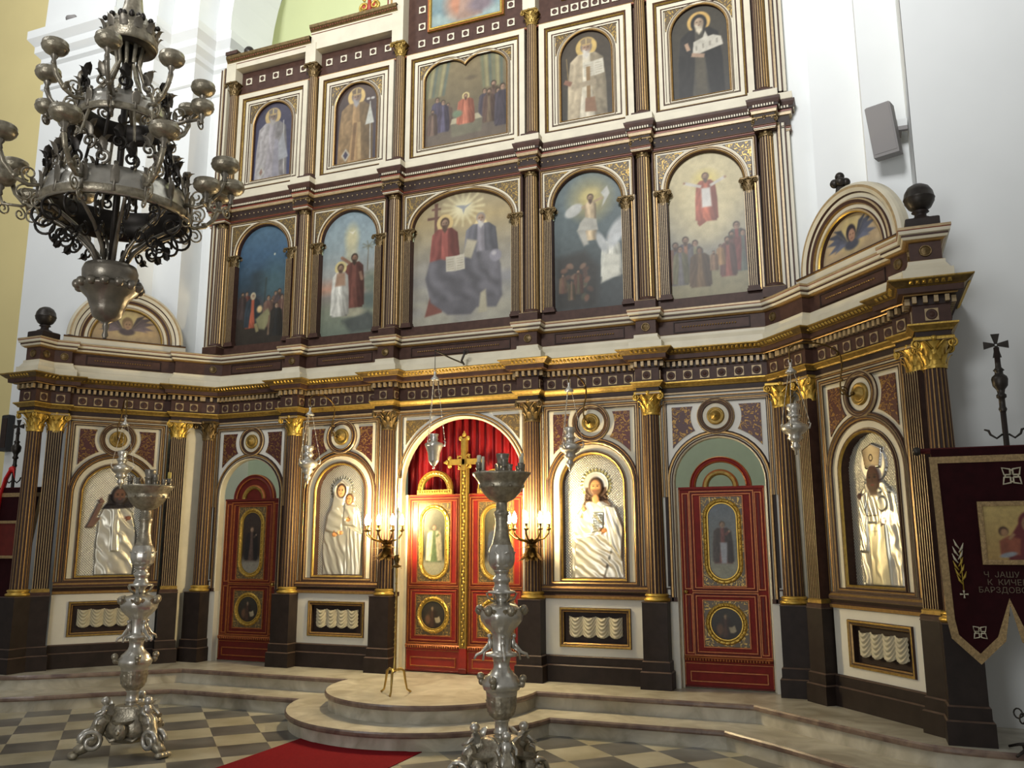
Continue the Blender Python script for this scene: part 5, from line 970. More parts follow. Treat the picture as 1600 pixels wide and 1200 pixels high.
for k in range(8): leaf(q, (.085*math.cos(k*PI/4), .085*math.sin(k*PI/4), 1.64), k*PI/4, .15, .03, .02, 'silver')
q.to('upper_stem', t)
q = MB(); q.lathe([(.06, 1.612), (.062, 1.6), (.05, 1.59), (.05, 1.565), (.066, 1.55), (.068, 1.53), (.055, 1.515), (.056, 1.49), (.066, 1.475), (.066, 1.46), (.105, 1.452), (.108, 1.44), (.06, 1.432), (.042, 1.41), (.042, 1.375), (.075, 1.36)], 28, (0, 0, 0), 'silver'); q.to('ringed_neck', t)
q = MB(); q.lathe([(.06, 1.365), (.12, 1.345), (.158, 1.31), (.165, 1.28), (.15, 1.235), (.115, 1.19), (.085, 1.165), (.08, 1.15)], 72, (0, 0, 0), 'silver', mod=lambda a, z: 1+(.04*abs(math.cos(a*9)) if 1.16 < z < 1.26 else 0))
for k in range(6):
    a = k*PI/3+.3; c, s = math.cos(a), math.sin(a); q.ball((.168*c, .168*s, 1.315), (.034, .034, .04), 'tarnish', 10, 7); q.ball((.195*c, .195*s, 1.31), .01, 'tarnish', 6, 4)
    for w_ in (-1, 1): leaf(q, (.15*math.cos(a+w_*.25), .15*math.sin(a+w_*.25), 1.28), a+w_*.4, .07, .02, .03, 'tarnish')
    q.tube([(.05*c, .05*s, 1.37), (.1*c, .1*s, 1.40), (.115*c, .115*s, 1.44)], .008, 5, 'tarnish')
q.to('cherub_knop', t)
q = MB(); q.lathe([(.08, 1.155), (.074, 1.14), (.072, 1.03), (.078, 1.01), (.118, 1.0), (.122, .99), (.116, .98), (.07, .972), (.06, .93), (.062, .89), (.09, .86)], 28, (0, 0, 0), 'silver')
for k in range(4):
    a = k*PI/2+.5; c, s = math.cos(a), math.sin(a); q.ball((.088*c, .088*s, 1.07), (.02, .02, .045), 'silver', 8, 6); q.ball((.094*c, .094*s, 1.125), .018, 'silver', 8, 6)
    q.tube([(.09*c, .09*s, 1.08), (.12*c, .12*s, 1.04), (.15*c, .15*s, 1.005), (.19*c, .19*s, .99), (.205*c, .205*s, .96)], [.012, .014, .013, .012, .008], 6, 'silver'); q.tube([(.088*c, .088*s, 1.04), (.13*c, .13*s, 1.01), (.14*c, .14*s, .95)], .009, 5, 'silver')
q.to('figured_collar', t)
q = MB(); q.lathe([(.06, .905), (.07, .88), (.1, .85), (.122, .83), (.126, .815), (.142, .80), (.146, .77), (.135, .74), (.118, .73), (.114, .70)], 32, (0, 0, 0), 'silver'); q.lathe([(.114, .70), (.108, .62), (.09, .56), (.065, .535), (.058, .53)], 80, (0, 0, 0), 'tarnish', mod=lambda a, z: 1+(.035*abs(math.cos(a*10)) if .535 < z < .70 else 0))
for k in range(10): leaf(q, (.098*math.cos(k*PI/5), .098*math.sin(k*PI/5), .585), k*PI/5, .12, .026, .012, 'tarnish')
for k in range(4): a = k*PI/2; q.ball((.172*math.cos(a), .172*math.sin(a), .825), .03, 'tarnish', 10, 7); q.tube([(.14*math.cos(a), .14*math.sin(a), .77), (.165*math.cos(a), .165*math.sin(a), .80)], [.02, .018], 6, 'tarnish'); q.ball((.165*math.cos(a), .165*math.sin(a), .79), (.024, .024, .03), 'tarnish', 8, 6)
q.to('vase_knop', t)
q = MB(); q.lathe([(.058, .535), (.06, .52), (.05, .51), (.052, .455), (.06, .445), (.06, .435), (.048, .43), (.062, .40), (.068, .37), (.06, .34)], 24, (0, 0, 0), 'silver'); q.to('lower_stem', t)
q = MB(); q.lathe([(.06, .41), (.115, .405), (.145, .385), (.135, .35), (.165, .30), (.19, .22), (.175, .15), (.12, .10), (.05, .08), (.001, .078)], 24, (0, 0, 0), 'tarnish', mod=lambda a, z: 1+.1*math.cos(3*a+PI)); q.to('base_core', t)
for k in range(3):
    a = k*2*PI/3-PI/2+.55; c, s = math.cos(a), math.sin(a); q = MB()
    def rp(r, z, o=0): return (r*c-o*s, r*s+o*c, z)
    q.tube([rp(.09, .36), rp(.17, .34), rp(.245, .28), rp(.27, .2), rp(.31, .13), rp(.37, .08), rp(.43, .05)], [.038, .052, .064, .066, .06, .052, .04], 8, 'tarnish')
    for o in (-.03, 0, .03): q.ball(rp(.445, .027, o*1.2), (.042, .042, .027), 'tarnish', 8, 5)
    for o in (-.05, .05): q.tube([rp(r, z, o) for r, z in [(.31+.095*math.cos(x)*(1-x/12), .13+.095*math.sin(x)*(1-x/12)) for x in np.linspace(0, 8.5, 18)]],   .022, 6, 'silver')
    for o in (-.05, .05):
        for i_ in range(3): leaf(q, rp(.20+.07*i_, .29-.075*i_, o), a+(1 if o > 0 else -1)*1.2, .09, .03, .03, 'tarnish')
    q.to('scroll_foot', t)
    q = MB(); q.ball(rp(.205, .37), (.045, .045, .06), 'silver', 10, 7); q.ball(rp(.215, .455), .038, 'silver', 10, 8); q.ball(rp(.245, .455), (.012, .012, .014), 'silver', 6, 4)
    for o in (-1, 1): q.tube([rp(.2, .40, o*.04), rp(.24, .36, o*.07), rp(.29, .34, o*.06)], [.016, .013, .01], 6, 'silver'); q.tube([rp(.23, .33, o*.025), rp(.28, .30, o*.035), rp(.29, .22, o*.04)], [.022, .018, .013], 6, 'silver'); leaf(q, rp(.18, .36, o*.04), a+o*1.7, .12, .03, .07, 'silver')
    q.to('seated_cherub', t)
    a2 = a+PI/3; c, s = math.cos(a2), math.sin(a2); q = MB(); q.ball(rp(.21, .215), (.06, .06, .075), 'tarnish', 12, 9); q.ball(rp(.272, .21), (.017, .017, .02), 'tarnish', 6, 4); [q.ball(rp(.262, .238, o), .010, 'dark_silver', 6, 4) for o in (-.018, .018)]
    q.lathe([(.001, 0), (.05, .008), (.085, .03), (.095, .05)], 16, (.17*c, .17*s, .25), 'tarnish', sy=.8); [q.tube([rp(.15, .15, o*.03), rp(.17, .13, o*.1), rp(.16, .16, o*.14)], [.02, .016, .006], 6, 'tarnish') for o in (-1, 1)]; q.to('mask', t)
cups = [(-.165, -.06, .1, .024), (-.1, -.13, .015, .016), (-.075, .1, .095, .022), (.01, .0, .165, .046), (.05, -.07, .12, .026), (.1, .1, .075, .017), (.15, .06, .085, .02), (.175, -.04, .085, .022), (.12, -.12, .07, .02)]
for x, y, h, r in cups:
    q = MB(); h = max(h, .03); q.lathe([(r*1.2, 2.33), (r*1.2, 2.34), (r*.85, 2.35), (r*.95, 2.335+h*.5), (r*1.15, 2.335+h*.55), (r*.9, 2.335+h*.6), (r*1.1, 2.33+h*.95), (r*1.15, 2.335+h), (r*.8, 2.335+h), (r*.7, 2.335+h*.8), (.001, 2.335+h*.8)], 14, (x, y, 0), 'dark_silver'); q.to('candle_cup', t)
cand2 = dup(cand, (-1.77, -3.02, .0), .9, 'tall tarnished silver candelabrum at the left, on the checkered floor before the raised-arm icon')
def candle(x, y, z, h, r, label, m='wax', grp='candle stubs in the tall candelabra'):
    t = thing('candle', label, 'candle', (x, y, z), 0, grp); q = MB(); q.lathe([(.001, 0), (r, 0), (r*.97, h*.9), (r*.8, h), (r*.3, h-.004), (.001, h-.005)], 12, (0, 0, 0), m); q.to('wax_body', t); q = MB(); q.tube([(0, 0, h-.006), (.001, 0, h+.008)], .0015, 4, 'box_black'); q.to('wick', t)
X0, Y0 = 1.82, -3.05
candle(X0-.165, Y0-.06, 2.415, .075, .018, 'thick pale candle stub at the left edge of the right candelabrum'); candle(X0-.1, Y0-.13, 2.352, .12, .011, 'slim pale candle, second from left on the right candelabrum')
candle(X0+.15, Y0+.06, 2.395, .11, .011, 'slim pale candle at the far right of the right candelabrum, further back'); candle(X0+.175, Y0-.04, 2.391, .08, .013, 'shorter pale candle at the right rim of the right candelabrum')
a = .9; x_, y_ = .175, -.04; candle(-1.77+x_*math.cos(a)-y_*math.sin(a), -3.02+x_*math.sin(a)+y_*math.cos(a), 2.391, .09, .017, 'yellow candle stub on the left candelabrum', 'wax_yellow')
# candle stand with a tall candle
t = thing('candle_stand', 'slim brass tripod candle stand on the altar platform, left of the royal doors', 'candle stand', (-.06, -1.32, PZ)); q = MB()
pr = [(.02, .56)]
z = .56
q.lathe([(.001, .55), (.03, .555), (.016, .58), (.012, .66), (.009, .68)], 12, (0, 0, 0), 'brass')
pr = []; z = .68
while z < 1.44: pr += [(.008, z), (.016, z+.012), (.008, z+.024), (.0085, z+.04)]; z += .045 if int(z*100) % 3 else .075
q.lathe(pr+[(.008, 1.46), (.012, 1.48), (.014, 1.55), (.008, 1.57)], 12, (0, 0, 0), 'brass'); P(q, 'twisted_stem', t)
for k in range(3): a = k*2*PI/3+2.9; q = MB(); q.tube([(0, 0, .56), (.07*math.cos(a), .07*math.sin(a), .57), (.1*math.cos(a), .1*math.sin(a), .55), (.115*math.cos(a), .115*math.sin(a), .46), (.135*math.cos(a), .135*math.sin(a), .37), (.175*math.cos(a), .175*math.sin(a), .342)], [.014, .013, .014, .011, .009, .012], 8, 'brass'); P(q, 'leg', t)
q = MB(); q.lathe([(.008, 1.565), (.05, 1.58), (.052, 1.59), (.02, 1.6), (.022, 1.63), (.034, 1.66), (.026, 1.69), (.018, 1.70), (.001, 1.70)], 14, (0, 0, 0), 'bronze'); [q.tube([(.04*math.cos(a), .04*math.sin(a), 1.585), (.058*math.cos(a), .058*math.sin(a), 1.56)], .004, 5, 'brass') for a in (0, 2.1, 4.2)]; P(q, 'socket', t)
candle(-.06, -1.32, 1.70, .48, .0125, 'long thin white candle standing in the brass tripod stand', grp=None)
# carpet
t = thing('red_carpet', 'plain red runner on the checkered floor leading to the altar steps', 'carpet', (0, -5, 0)); q = MB()
n = 60; vs = []
for i in range(n+1):
    y = -13+(10.88)*i/n
    for k in range(9): x = -.66+1.32*k/8; e = .0 if k not in (0, 8) else -.004; vs.append((x, y+5+(-.03*abs(x) if i == n else 0), .010+.0015*math.sin(y*3+x)+e))
q.add(vs, [(i*9+k, i*9+k+1, (i+1)*9+k+1, (i+1)*9+k) for i in range(n) for k in range(8)], 'carpet_red', True)
q.box(-.66, .66, -8.0, 5.877, .0, .006, 'carpet_red'); q.to('pile', t)

# wall sconces on the two columns beside the royal doors
def sconce(x, label):
    t = thing('wall_sconce', label, 'sconce', (x, -.1, 1.62), 0, 'lit candle sconces beside the royal doors'); q = MB()
    for k in range(9): a = PI+PI*(k+.5)/9; leaf(q, (.04*math.cos(a), .04*math.sin(a)-.03, 1.76), a, -.14 if k % 2 else -.2, .036, .11, 'bronze')
    for k in range(9): a = PI+PI*(k+.5)/9; leaf(q, (.04*math.cos(a), .04*math.sin(a)-.03, 1.80), a, .09 if k % 2 else -.06, .034, .13, 'bronze')
    q.ball((0, -.04, 1.78), (.05, .05, .07), 'bronze', 10, 7); q.tube([(0, -.04, 1.7), (0, -.03, 1.62)], [.03, .006], 8, 'bronze'); P(q, 'leafy_bracket', t)
    for k, (dx, dy, dz) in enumerate(((-.225, -.14, 2.0), (-.10, -.30, 1.985), (.045, -.32, 1.985), (.17, -.22, 1.995), (.215, -.07, 2.0))):
        q = MB(); q.tube([(0, -.05, 1.82), (dx*.35, dy*.4-.03, 1.84), (dx*.75, dy*.8, 1.87), (dx*.98, dy, 1.92), (dx, dy, 1.955)], [.013, .012, .011, .01, .01], 7, 'bronze'); q.lathe([(.01, 1.95), (.03, 1.965), (.034, 1.975), (.016, 1.98), (.017, 2.02), (.02, 2.03)], 12, (dx, dy, 0), 'bronze'); ar = P(q, 'arm', t)
        q = MB(); q.lathe([(.014, 2.025), (.022, 2.05), (.026, 2.08), (.02, 2.115), (.009, 2.145), (.001, 2.16)], 12, (dx, dy, 0), 'bulb_glow'); q.xf(Matrix.Translation((0, 0, -t.location.z))); q.to('bulb', ar)
    l = bpy.data.lights.new('sconce_light', 'POINT'); l.energy = 140; l.color = (1, .80, .46); l.shadow_soft_size = .10; o = bpy.data.objects.new('sconce_light', l); COL.objects.link(o); o.parent = t; o.location = (0, -.30, .5)
sconce(-.86, 'lit five-armed bronze sconce on the column left of the royal doors'); sconce(.98, 'lit five-armed bronze sconce on the column right of the royal doors')

# hanging oil lamps and their brackets
def lamp(loc, prof, rim, zt, label, links, k=1.0):
    # prof: radius/height of the body; rim: chain ring; zt: bell cap height
    t = thing('hanging_oil_lamp', label, 'lamp', loc, 0, 'silver oil lamps hanging before the icons'); z0 = loc[2]
    q = MB(); q.lathe(prof, 24, (0, 0, 0), 'silver'); 
    for i in range(3):
        a = i*2*PI/3+.4; c, s = math.cos(a), math.sin(a); q.tube([(rim[0]*.75*c, rim[0]*.75*s, rim[1]-.03), (rim[0]*1.15*c, rim[0]*1.15*s, rim[1]-.02), (rim[0]*1.25*c, rim[0]*1.25*s, rim[1]+.02), (rim[0]*1.05*c, rim[0]*1.05*s, rim[1]+.03)], [.012, .01, .008, .006], 6, 'silver')
    q.to('lamp_body', t)
    for i in range(3):
        a = i*2*PI/3+.4; c, s = math.cos(a), math.sin(a); q = MB(); n = links
        A, B = Vector((rim[0]*1.2*c, rim[0]*1.2*s, rim[1]+.02)), Vector((.028*c, .028*s, zt))
        for j in range(n):
            p = A+(B-A)*((j+.5)/n); d = (B-A)/n*.62; q.tube([p-d/1, p+d/1], .0042 if j % 2 else .0028, 4, 'silver')
        q.to('chain', t)
    q = MB(); q.lathe([(.001, zt-.012), (.05, zt-.01), (.052, zt), (.038, zt+.02), (.02, zt+.035), (.012, zt+.06), (.018, zt+.07), (.014, zt+.085), (.001, zt+.095)], 16, (0, 0, 0), 'silver'); q.tube([(.0, 0, zt+.09)]+[(.016*math.sin(x), 0, zt+.105-.016*math.cos(x)) for x in np.linspace(0, 2*PI, 10)], .003, 5, 'silver'); q.to('bell_cap', t); return t
vase = [(.001, -.19), (.012, -.185), (.014, -.17), (.006, -.165), (.03, -.145), (.055, -.11), (.058, -.1), (.066, -.02), (.092, .05), (.1, .075), (.094, .09), (.05, .105), (.035, .12), (.05, .135), (.04, .15), (.045, .175), (.05, .19), (.038, .195), (.001, .19)]
turned = [(.001, -.24), (.014, -.232), (.012, -.2), (.03, -.185), (.045, -.16), (.03, -.13), (.045, -.11), (.07, -.085), (.055, -.06), (.1, -.03), (.118, .0), (.112, .03), (.06, .055), (.045, .075), (.055, .1), (.068, .115), (.05, .135), (.045, .155), (.06, .18), (.062, .215), (.05, .225), (.001, .22)]
L = {}
L['c'] = lamp((.135, -.9, 2.80), vase, (.1, .085), .80, 'silver vase-shaped oil lamp hanging before the royal doors', 22)
L['r'] = lamp((1.60, -.62, 2.80), turned, (.12, .03), .62, 'silver turned oil lamp hanging before the long-haired man icon', 16)
L['l'] = lamp((-1.69, -.62, 2.75), turned, (.12, .03), .60, 'sparkling silver oil lamp hanging before the veiled mother icon', 16)
wx, wy = wing(1, -.1, -.64); L['wr'] = lamp((wx, wy, 2.82), turned, (.12, .03), .52, 'silver turned oil lamp hanging before the right wing', 14)
vx, vy = wing(-1, .02, -.64); L['wl'] = lamp((vx, vy, 2.72), turned, (.12, .03), .55, 'silver turned oil lamp hanging before the left wing, beside the candelabrum', 14)
def bracket(loc, rz, tip, capz, label, tx=0):
    t = thing('lamp_bracket', label, 'bracket', loc, rz, 'scrolled iron lamp brackets'); q = MB(); d = tip
    pts = [(0, -.06, 0), (0.01, -.12, -.03), (-.02, -.17, .04), (-.03, -.16, .14), (.0, -.16, .26), (.01, -.2, .38), (tx*.5, -d*.55, .46), (tx*.85, -d*.85, .455), (tx, -d, .40), (tx, -d, capz)]
    sm = []
    for i in range(len(pts)-1):
        p0, p1, p2, p3 = [Vector(pts[max(0, min(len(pts)-1, i+k))]) for k in (-1, 0, 1, 2)]
        for k in range(5): u = k/5; sm.append(.5*((2*p1)+(-p0+p2)*u+(2*p0-5*p1+4*p2-p3)*u*u+(-p0+3*p1-3*p2+p3)*u**3))
    q.tube(sm+[Vector(pts[-1])], .0085, 6, 'bronze'); q.tube(spiral((-.02, -.15, .02), .05, .015, 0, 1.3, PI/2), .006, 5, 'bronze'); q.ball((0, -.2, .36), .016, 'bronze', 8, 5); q.ball((0, -.17, .12), .014, 'bronze', 8, 5); q.ball((0, -.065, 0), (.02, .02, .02), 'bronze', 8, 6); q.to('scroll_arm', t)
bracket((1.648, .0, 3.155), 0, .62, .345, 'bronze scroll bracket on the roundel over the long-haired man icon', -.048); bracket((-1.648, .0, 3.155), 0, .62, .30, 'bronze scroll bracket on the roundel over the veiled mother icon', -.042)
bx, by = wing(1, 0, 0); bracket((bx, by, 3.155), WR[1], .64, .275, 'dark scroll bracket on the roundel of the right wing', -.1); bx, by = wing(-1, 0, 0); bracket((bx, by, 3.155), WR[-1], .64, .205, 'dark scroll bracket on the roundel of the left wing', .02)
t = thing('lamp_bracket', 'iron rod bracket with a ring on the cornice over the royal doors', 'bracket', (.15, -.17, 3.90), 0, 'scrolled iron lamp brackets'); q = MB(); q.tube([(0, .0, .01), (-.01, -.05, .05), (.01, -.03, .12), (.03, -.02, .17)], [.012, .014, .014, .01], 7, 'iron'); q.tube([(.03+.03*math.cos(x), -.02, .16+.03*math.sin(x)) for x in np.linspace(0, 6.28, 12)], .008, 5, 'iron'); q.to('standing_hook', t)
q = MB(); q.tube([(0, -.02, .02), (-.01, -.35, .02), (-.015, -.73, .03)], .009, 6, 'iron'); q.tube([(-.015, -.73, .03), (-.015, -.73, -.20)], .004, 5, 'iron'); q.to('rod', t)

# church banners
def banner(x, y, rz, label, back, hh):
    t = thing('church_banner', label, 'banner', (x, y, PZ), rz, 'dark red velvet church banners'); q = MB()
    q.tube([(0, .03, .06), (0, .03, 2.95)], .02, 10, 'black_wood'); P2 = lambda q, n, par=t: q.to(n, par)
    P2(q, 'pole'); q = MB(); q.lathe([(.03, .0), (.10, .0), (.11, .05), (.05, .09), (.03, .16), (.022, .2)], 16, (0, .03, 0), 'black_wood')
    for k in range(4): a = k*PI/2+PI/4; q.tube([(.05*math.cos(a), .03+.05*math.sin(a), .06), (.16*math.cos(a), .03+.16*math.sin(a), .04), (.24*math.cos(a), .03+.24*math.sin(a), .012)], [.014, .012, .01], 6, 'iron'); q.tube([(.0+.02*math.cos(a), .03+.02*math.sin(a), .3), (.14*math.cos(a), .03+.14*math.sin(a), .22)]+[((.14+.035*math.sin(u))*math.cos(a), .03+(.14+.035*math.sin(u))*math.sin(a), .255-.035*math.cos(u)) for u in np.linspace(0, 5, 10)], .006, 5, 'iron')
    P2(q, 'stand'); q = MB(); z = 2.55
    q.lathe([(.022, z-.1), (.03, z-.08), (.022, z-.06), (.022, z), (.035, z+.01), (.035, z+.03), (.024, z+.04), (.03, z+.07), (.052, z+.1), (.058, z+.15), (.052, z+.17), (.03, z+.19), (.028, z+.21), (.04, z+.22), (.022, z+.24), (.018, z+.30), (.01, z+.36)], 16, (0, .03, 0), 'iron')
    for s in (-1, 1): q.tube([(s*.02, .03, z-.27), (s*.06, .03, z-.30), (s*.1, .03, z-.27), (s*.11, .03, z-.24), (s*.14, .03, z-.23)], [.008, .008, .009, .01, .006], 5, 'iron')
    c = z+.42
    for a in range(4):
        an = a*PI/2; ux, uz = math.cos(an), math.sin(an); l = .085 if a != 3 else .1; q.add([(ux*.008+uz*.009*k, .03+yy, c+uz*.008-ux*.009*k) for yy in (-.008, .008) for k in (-1, 1)]+[(ux*l+uz*.03*k, .03+yy, c+uz*l-ux*.03*k) for yy in (-.008, .008) for k in (-1, 1)], [(0, 1, 5, 4), (2, 3, 7, 6), (0, 2, 6, 4), (1, 3, 7, 5), (4, 5, 7, 6)], 'iron')
    P2(q, 'cross_finial'); q = MB(); q.tube([(-.60, -.0, 2.17), (.60, -.0, 2.17)], .022, 10, 'velvet_edge'); [q.ball((s*.62, 0, 2.17), .034, 'iron', 10, 7) for s in (-1, 1)]; q.tube([(0, 0, 2.17), (0, .03, 2.17)], .02, 6, 'iron'); P2(q, 'crossbar')
    # cloth with a notched lower edge
    out = [(-.53, 2.17), (-.51, .92), (-.49, .79), (-.32, .62), (-.16, .78), (-.10, 1.04), (-.04, .78), (.12, .62), (.29, .79), (.36, .95), (.53, 2.17)]
    def wav(x, z): return -.028-.012*math.sin(x*9+1)*(2.2-z)-.02*(2.2-z)*.4
    c = Canvas(.54, 1.58, .0135, (60, 14, 20)); mk = c.m_poly([(px_, pz_-.60) for px_, pz_ in out], .002) > .5; c.H = .028+.012*np.sin(c.X*9+1)*(1.6-c.Z)+.008*(1.6-c.Z)
    me = c.mesh('cloth', 'velvet', mk); cl = obj('cloth', me, t); cl.location = (0, 0, .60)
    def on(x, z, e=.004): return (x, -(.028+.012*math.sin(x*9+1)*(2.2-z)+.008*(2.2-z))-e, z)
    q = MB(); path = out; w_ = .042; Pn = [Vector(p) for p in path]; N = len(Pn)
    def ring(o): 
        L_ = []
        for i in range(N):
            a, b_ = (Pn[i]-Pn[i-1]).normalized(), (Pn[(i+1) % N]-Pn[i]).normalized(); n1, n2 = Vector((-a.y, a.x)), Vector((-b_.y, b_.x)); L_.append(Pn[i]+(n1+n2)/max(1+n1.dot(n2), .5)*o)
        return L_
    A, B = ring(-.012), ring(w_); A[0].y = A[-1].y = 2.12; B[0].y = B[-1].y = 2.07
    def seg(p0, p1, q0, q1):
        n = 14; vs = []
        for i in range(n+1):
            f = i/n
            for u, v in ((p0, p1), (q0, q1)): m = u+(v-u)*f; vs.append(on(m.x, m.y, .007))
        q.add(vs, [(2*i, 2*i+1, 2*i+3, 2*i+2) for i in range(n)], 'gold_braid', True)
    for i in range(N-1): seg(A[i], A[i+1], B[i], B[i+1])
    seg(A[0], A[-1], B[0], B[-1]); q.to('gold_border', cl).location = (0, 0, -.60)
    if not back:
        q = MB()
        def cross(x, z, r):
            for a in range(4):
                an = a*PI/2+PI/4; ux, uz = math.cos(an), math.sin(an); q.tube([on(x+ux*r*.15, z+uz*r*.15, .008), on(x+ux*r*.5-uz*r*.34, z+uz*r*.5+ux*r*.34, .008), on(x+ux*r, z+uz*r, .008), on(x+ux*r*.5+uz*r*.34, z+uz*r*.5-ux*r*.34, .008), on(x+ux*r*.15, z+uz*r*.15, .008)], r*.09, 5, 'thread_pale')
                q.ball(on(x+math.cos(a*PI/2)*r*.5, z+math.sin(a*PI/2)*r*.5, .008), r*.09, 'thread_pale', 6, 4)
        for a_ in ((0, 1.96, .085), (-.31, .83, .06), (.12, .83, .06)): q = MB(); cross(*a_); q.to('embroidered_cross', cl).location = (0, 0, -.60)
        for s in (-1, 1):      # laurel sprig
            q = MB()
            b0 = Vector((s*.36-.03, 1.17))
            for i in range(11):
                f = i/10; px_, pz_ = b0.x-s*.0+s*.02*math.sin(f*3), b0.y+.26*f; m = 'thread_gold' if f < .55 else 'thread_pale'; dx = (1 if i % 2 else -1)*.035; q.tube([on(px_, pz_, .008), on(px_+dx*.6, pz_+.03, .009), on(px_+dx, pz_+.07, .008)], [.004, .009, .002], 5, m)
            q.tube([on(b0.x, b0.y-.05, .008), on(b0.x, b0.y+.25, .008)], .004, 5, 'thread_gold')
            for a in range(4): q.tube([on(b0.x, b0.y-.07, .008), on(b0.x+.028*math.cos(a*PI/2), b0.y-.07+.028*math.sin(a*PI/2), .008)], [.002, .008], 5, 'thread_pale')
            q.to('embroidered_sprig', cl).location = (0, 0, -.60)
        q = MB(); q.sweep(rect(-.215, .215, 1.35, 1.74), [(0, -.058), (0, -.066), (.012, -.068), (.034, -.066), (.036, -.05)], ['gold_braid']*4); q.plate(rect(-.22, .22, 1.345, 1.745), [], -.052, -.045, 'gold_braid'); q.to('patch_frame', cl).location = (0, 0, -.60)
        c = Canvas(.171, .312, .0048); c.sky([(0, (196, 150, 70)), (1, (226, 190, 96))]); c.poly([(-.06, 0), (.15, 0), (.15, .1), (.11, .2), (.05, .27), (.0, .2), (-.05, .12)], (124, 30, 40), .01); c.ell(.055, .215, .05, .06, (120, 28, 38), soft=.2); c.ell(.05, .205, .03, .042, (176, 122, 78), soft=.25)
        c.ell(-.075, .165, .026, .028, (90, 56, 36), soft=.2); c.ell(-.072, .158, .019, .022, (182, 126, 80), soft=.3); c.poly([(-.1, .02), (.0, .03), (.01, .12), (-.05, .14), (-.1, .11)], (170, 76, 50), .01); c.line((-.05, .12), (-.02, .15), .016, (182, 126, 80)); c.ell(-.06, .03, .045, .014, (150, 160, 176), .2, .4)
        for q_ in (-1, 1): c.ell(.05+q_*.011, .21, .005, .003, (40, 26, 20), soft=.5)
        c.X = c.X*1.263; c.Z = c.Z*1.256; o = obj('icon_patch', c.mesh('icon_patch', 'oil_paint'), cl); o.location = (0, -.056, 1.349-.60)
        q = MB()
        for li, (txt, z, sz) in enumerate((('Ч  ЈАШУ  ЕРИИ  М', 1.225, .042), ('К  КИЧЕВОМ  СТ', 1.17, .042), ('БАРЗДОВС-МИЛОВА', 1.115, .042))):
            cu = bpy.data.curves.new('t', 'FONT'); cu.body = txt; cu.size = sz*1.35; cu.align_x = 'CENTER'; cu.extrude = .001; to = bpy.data.objects.new('t', cu); COL.objects.link(to); dg = bpy.context.evaluated_depsgraph_get(); tm = bpy.data.meshes.new_from_object(to.evaluated_get(dg)); bpy.data.objects.remove(to)
            q.add([on(v.co.x, z+v.co.y, .006-v.co.z) for v in tm.vertices], [tuple(p.vertices) for p in tm.polygons], 'thread_dull'); bpy.data.meshes.remove(tm)
        q.to('lettering', cl).location = (0, 0, -.60)
    else:
        q = MB(); q.tube([(0, .0, 2.44), (.05, -.03, 2.40), (.09, -.04, 2.30)], [.03, .025, .008], 6, 'ribbon_red', flat=.4); q.tube([(0, .0, 2.44), (-.05, -.03, 2.3), (-.09, -.04, 2.1), (-.1, -.07, 1.7), (-.09, -.08, 1.2)], [.035, .04, .04, .045, .03], 6, 'ribbon_red', flat=.25); q.ball((0, 0, 2.42), (.045, .04, .04), 'ribbon_red', 10, 7); q.to('red_ribbon', t)
        q = MB(); q.sweep(rect(-.215, .215, 1.35, 1.74), [(0, -.07), (0, -.078), (.012, -.08), (.034, -.078), (.036, -.05)], ['gold_braid']*4); q.plate(rect(-.22, .22, 1.345, 1.745), [], -.062, -.045, 'door_dark'); q.to('patch_frame', cl).location = (0, 0, -.60)
banner(5.46, -1.93, 0, 'dark red velvet banner with a mother and child patch, right edge beside the end column', False, 0)
banner(-5.52, -1.50, .12, 'dark red velvet banner tied with a red ribbon, left edge beside the end column', True, 0)

# loudspeaker, switch box, spotlight
t = thing('loudspeaker', 'grey loudspeaker tilted on a bracket high on the white pier at right', 'loudspeaker', (4.90, -.78, 5.45)); q = MB()
q.bevbox(-.115, .115, -.09, .09, .0, .50, 'speaker_grey', .015); q.box(-.1, .1, -.094, -.09, .03, .47, 'speaker_grey'); R_ = Matrix.Rotation(math.radians(9), 4, 'X') @ Matrix.Rotation(math.radians(-6), 4, 'Y') @ Matrix.Rotation(math.radians(-14), 4, 'Z'); q.xf(R_); q.to('cabinet', t); q = MB(); q.box(.09, .19, .02, .06, .26, .30, 'speaker_grey'); q.box(.09, .19, .04, .16, .29, .38, 'plaster'); q.box(.0, .14, .05, .24, .27, .33, 'speaker_grey'); q.to('wall_bracket', t)
t = thing('switch_box', 'black box fixed to the white pier above the left banner', 'box', (-6.33, -1.0, 3.06)); q = MB(); q.bevbox(-.065, .065, -.05, .05, 0, .50, 'box_black', .012); q.to('case', t); q = MB(); q.box(-.045, .045, -.054, -.05, .05, .45, 'deep_brown'); q.to('cover_plate', t)
t = thing('spotlight', 'small grey spotlight on top of the left pier cornice', 'spotlight', (-5.86, -1.03, 9.345)); q = MB(); q.tube([(0, 0, 0), (0, 0, .08)], .012, 6, 'speaker_grey'); q.lathe([(.02, 0), (.05, .0), (.05, .02), (.02, .02)], 12, (0, 0, 0), 'speaker_grey'); q.to('stem', t); q = MB(); q.tube([(-.08, .02, .12), (-.02, 0, .10), (.1, -.04, .07)], [.055, .05, .035], 10, 'speaker_grey'); q.to('lamp_head', t)

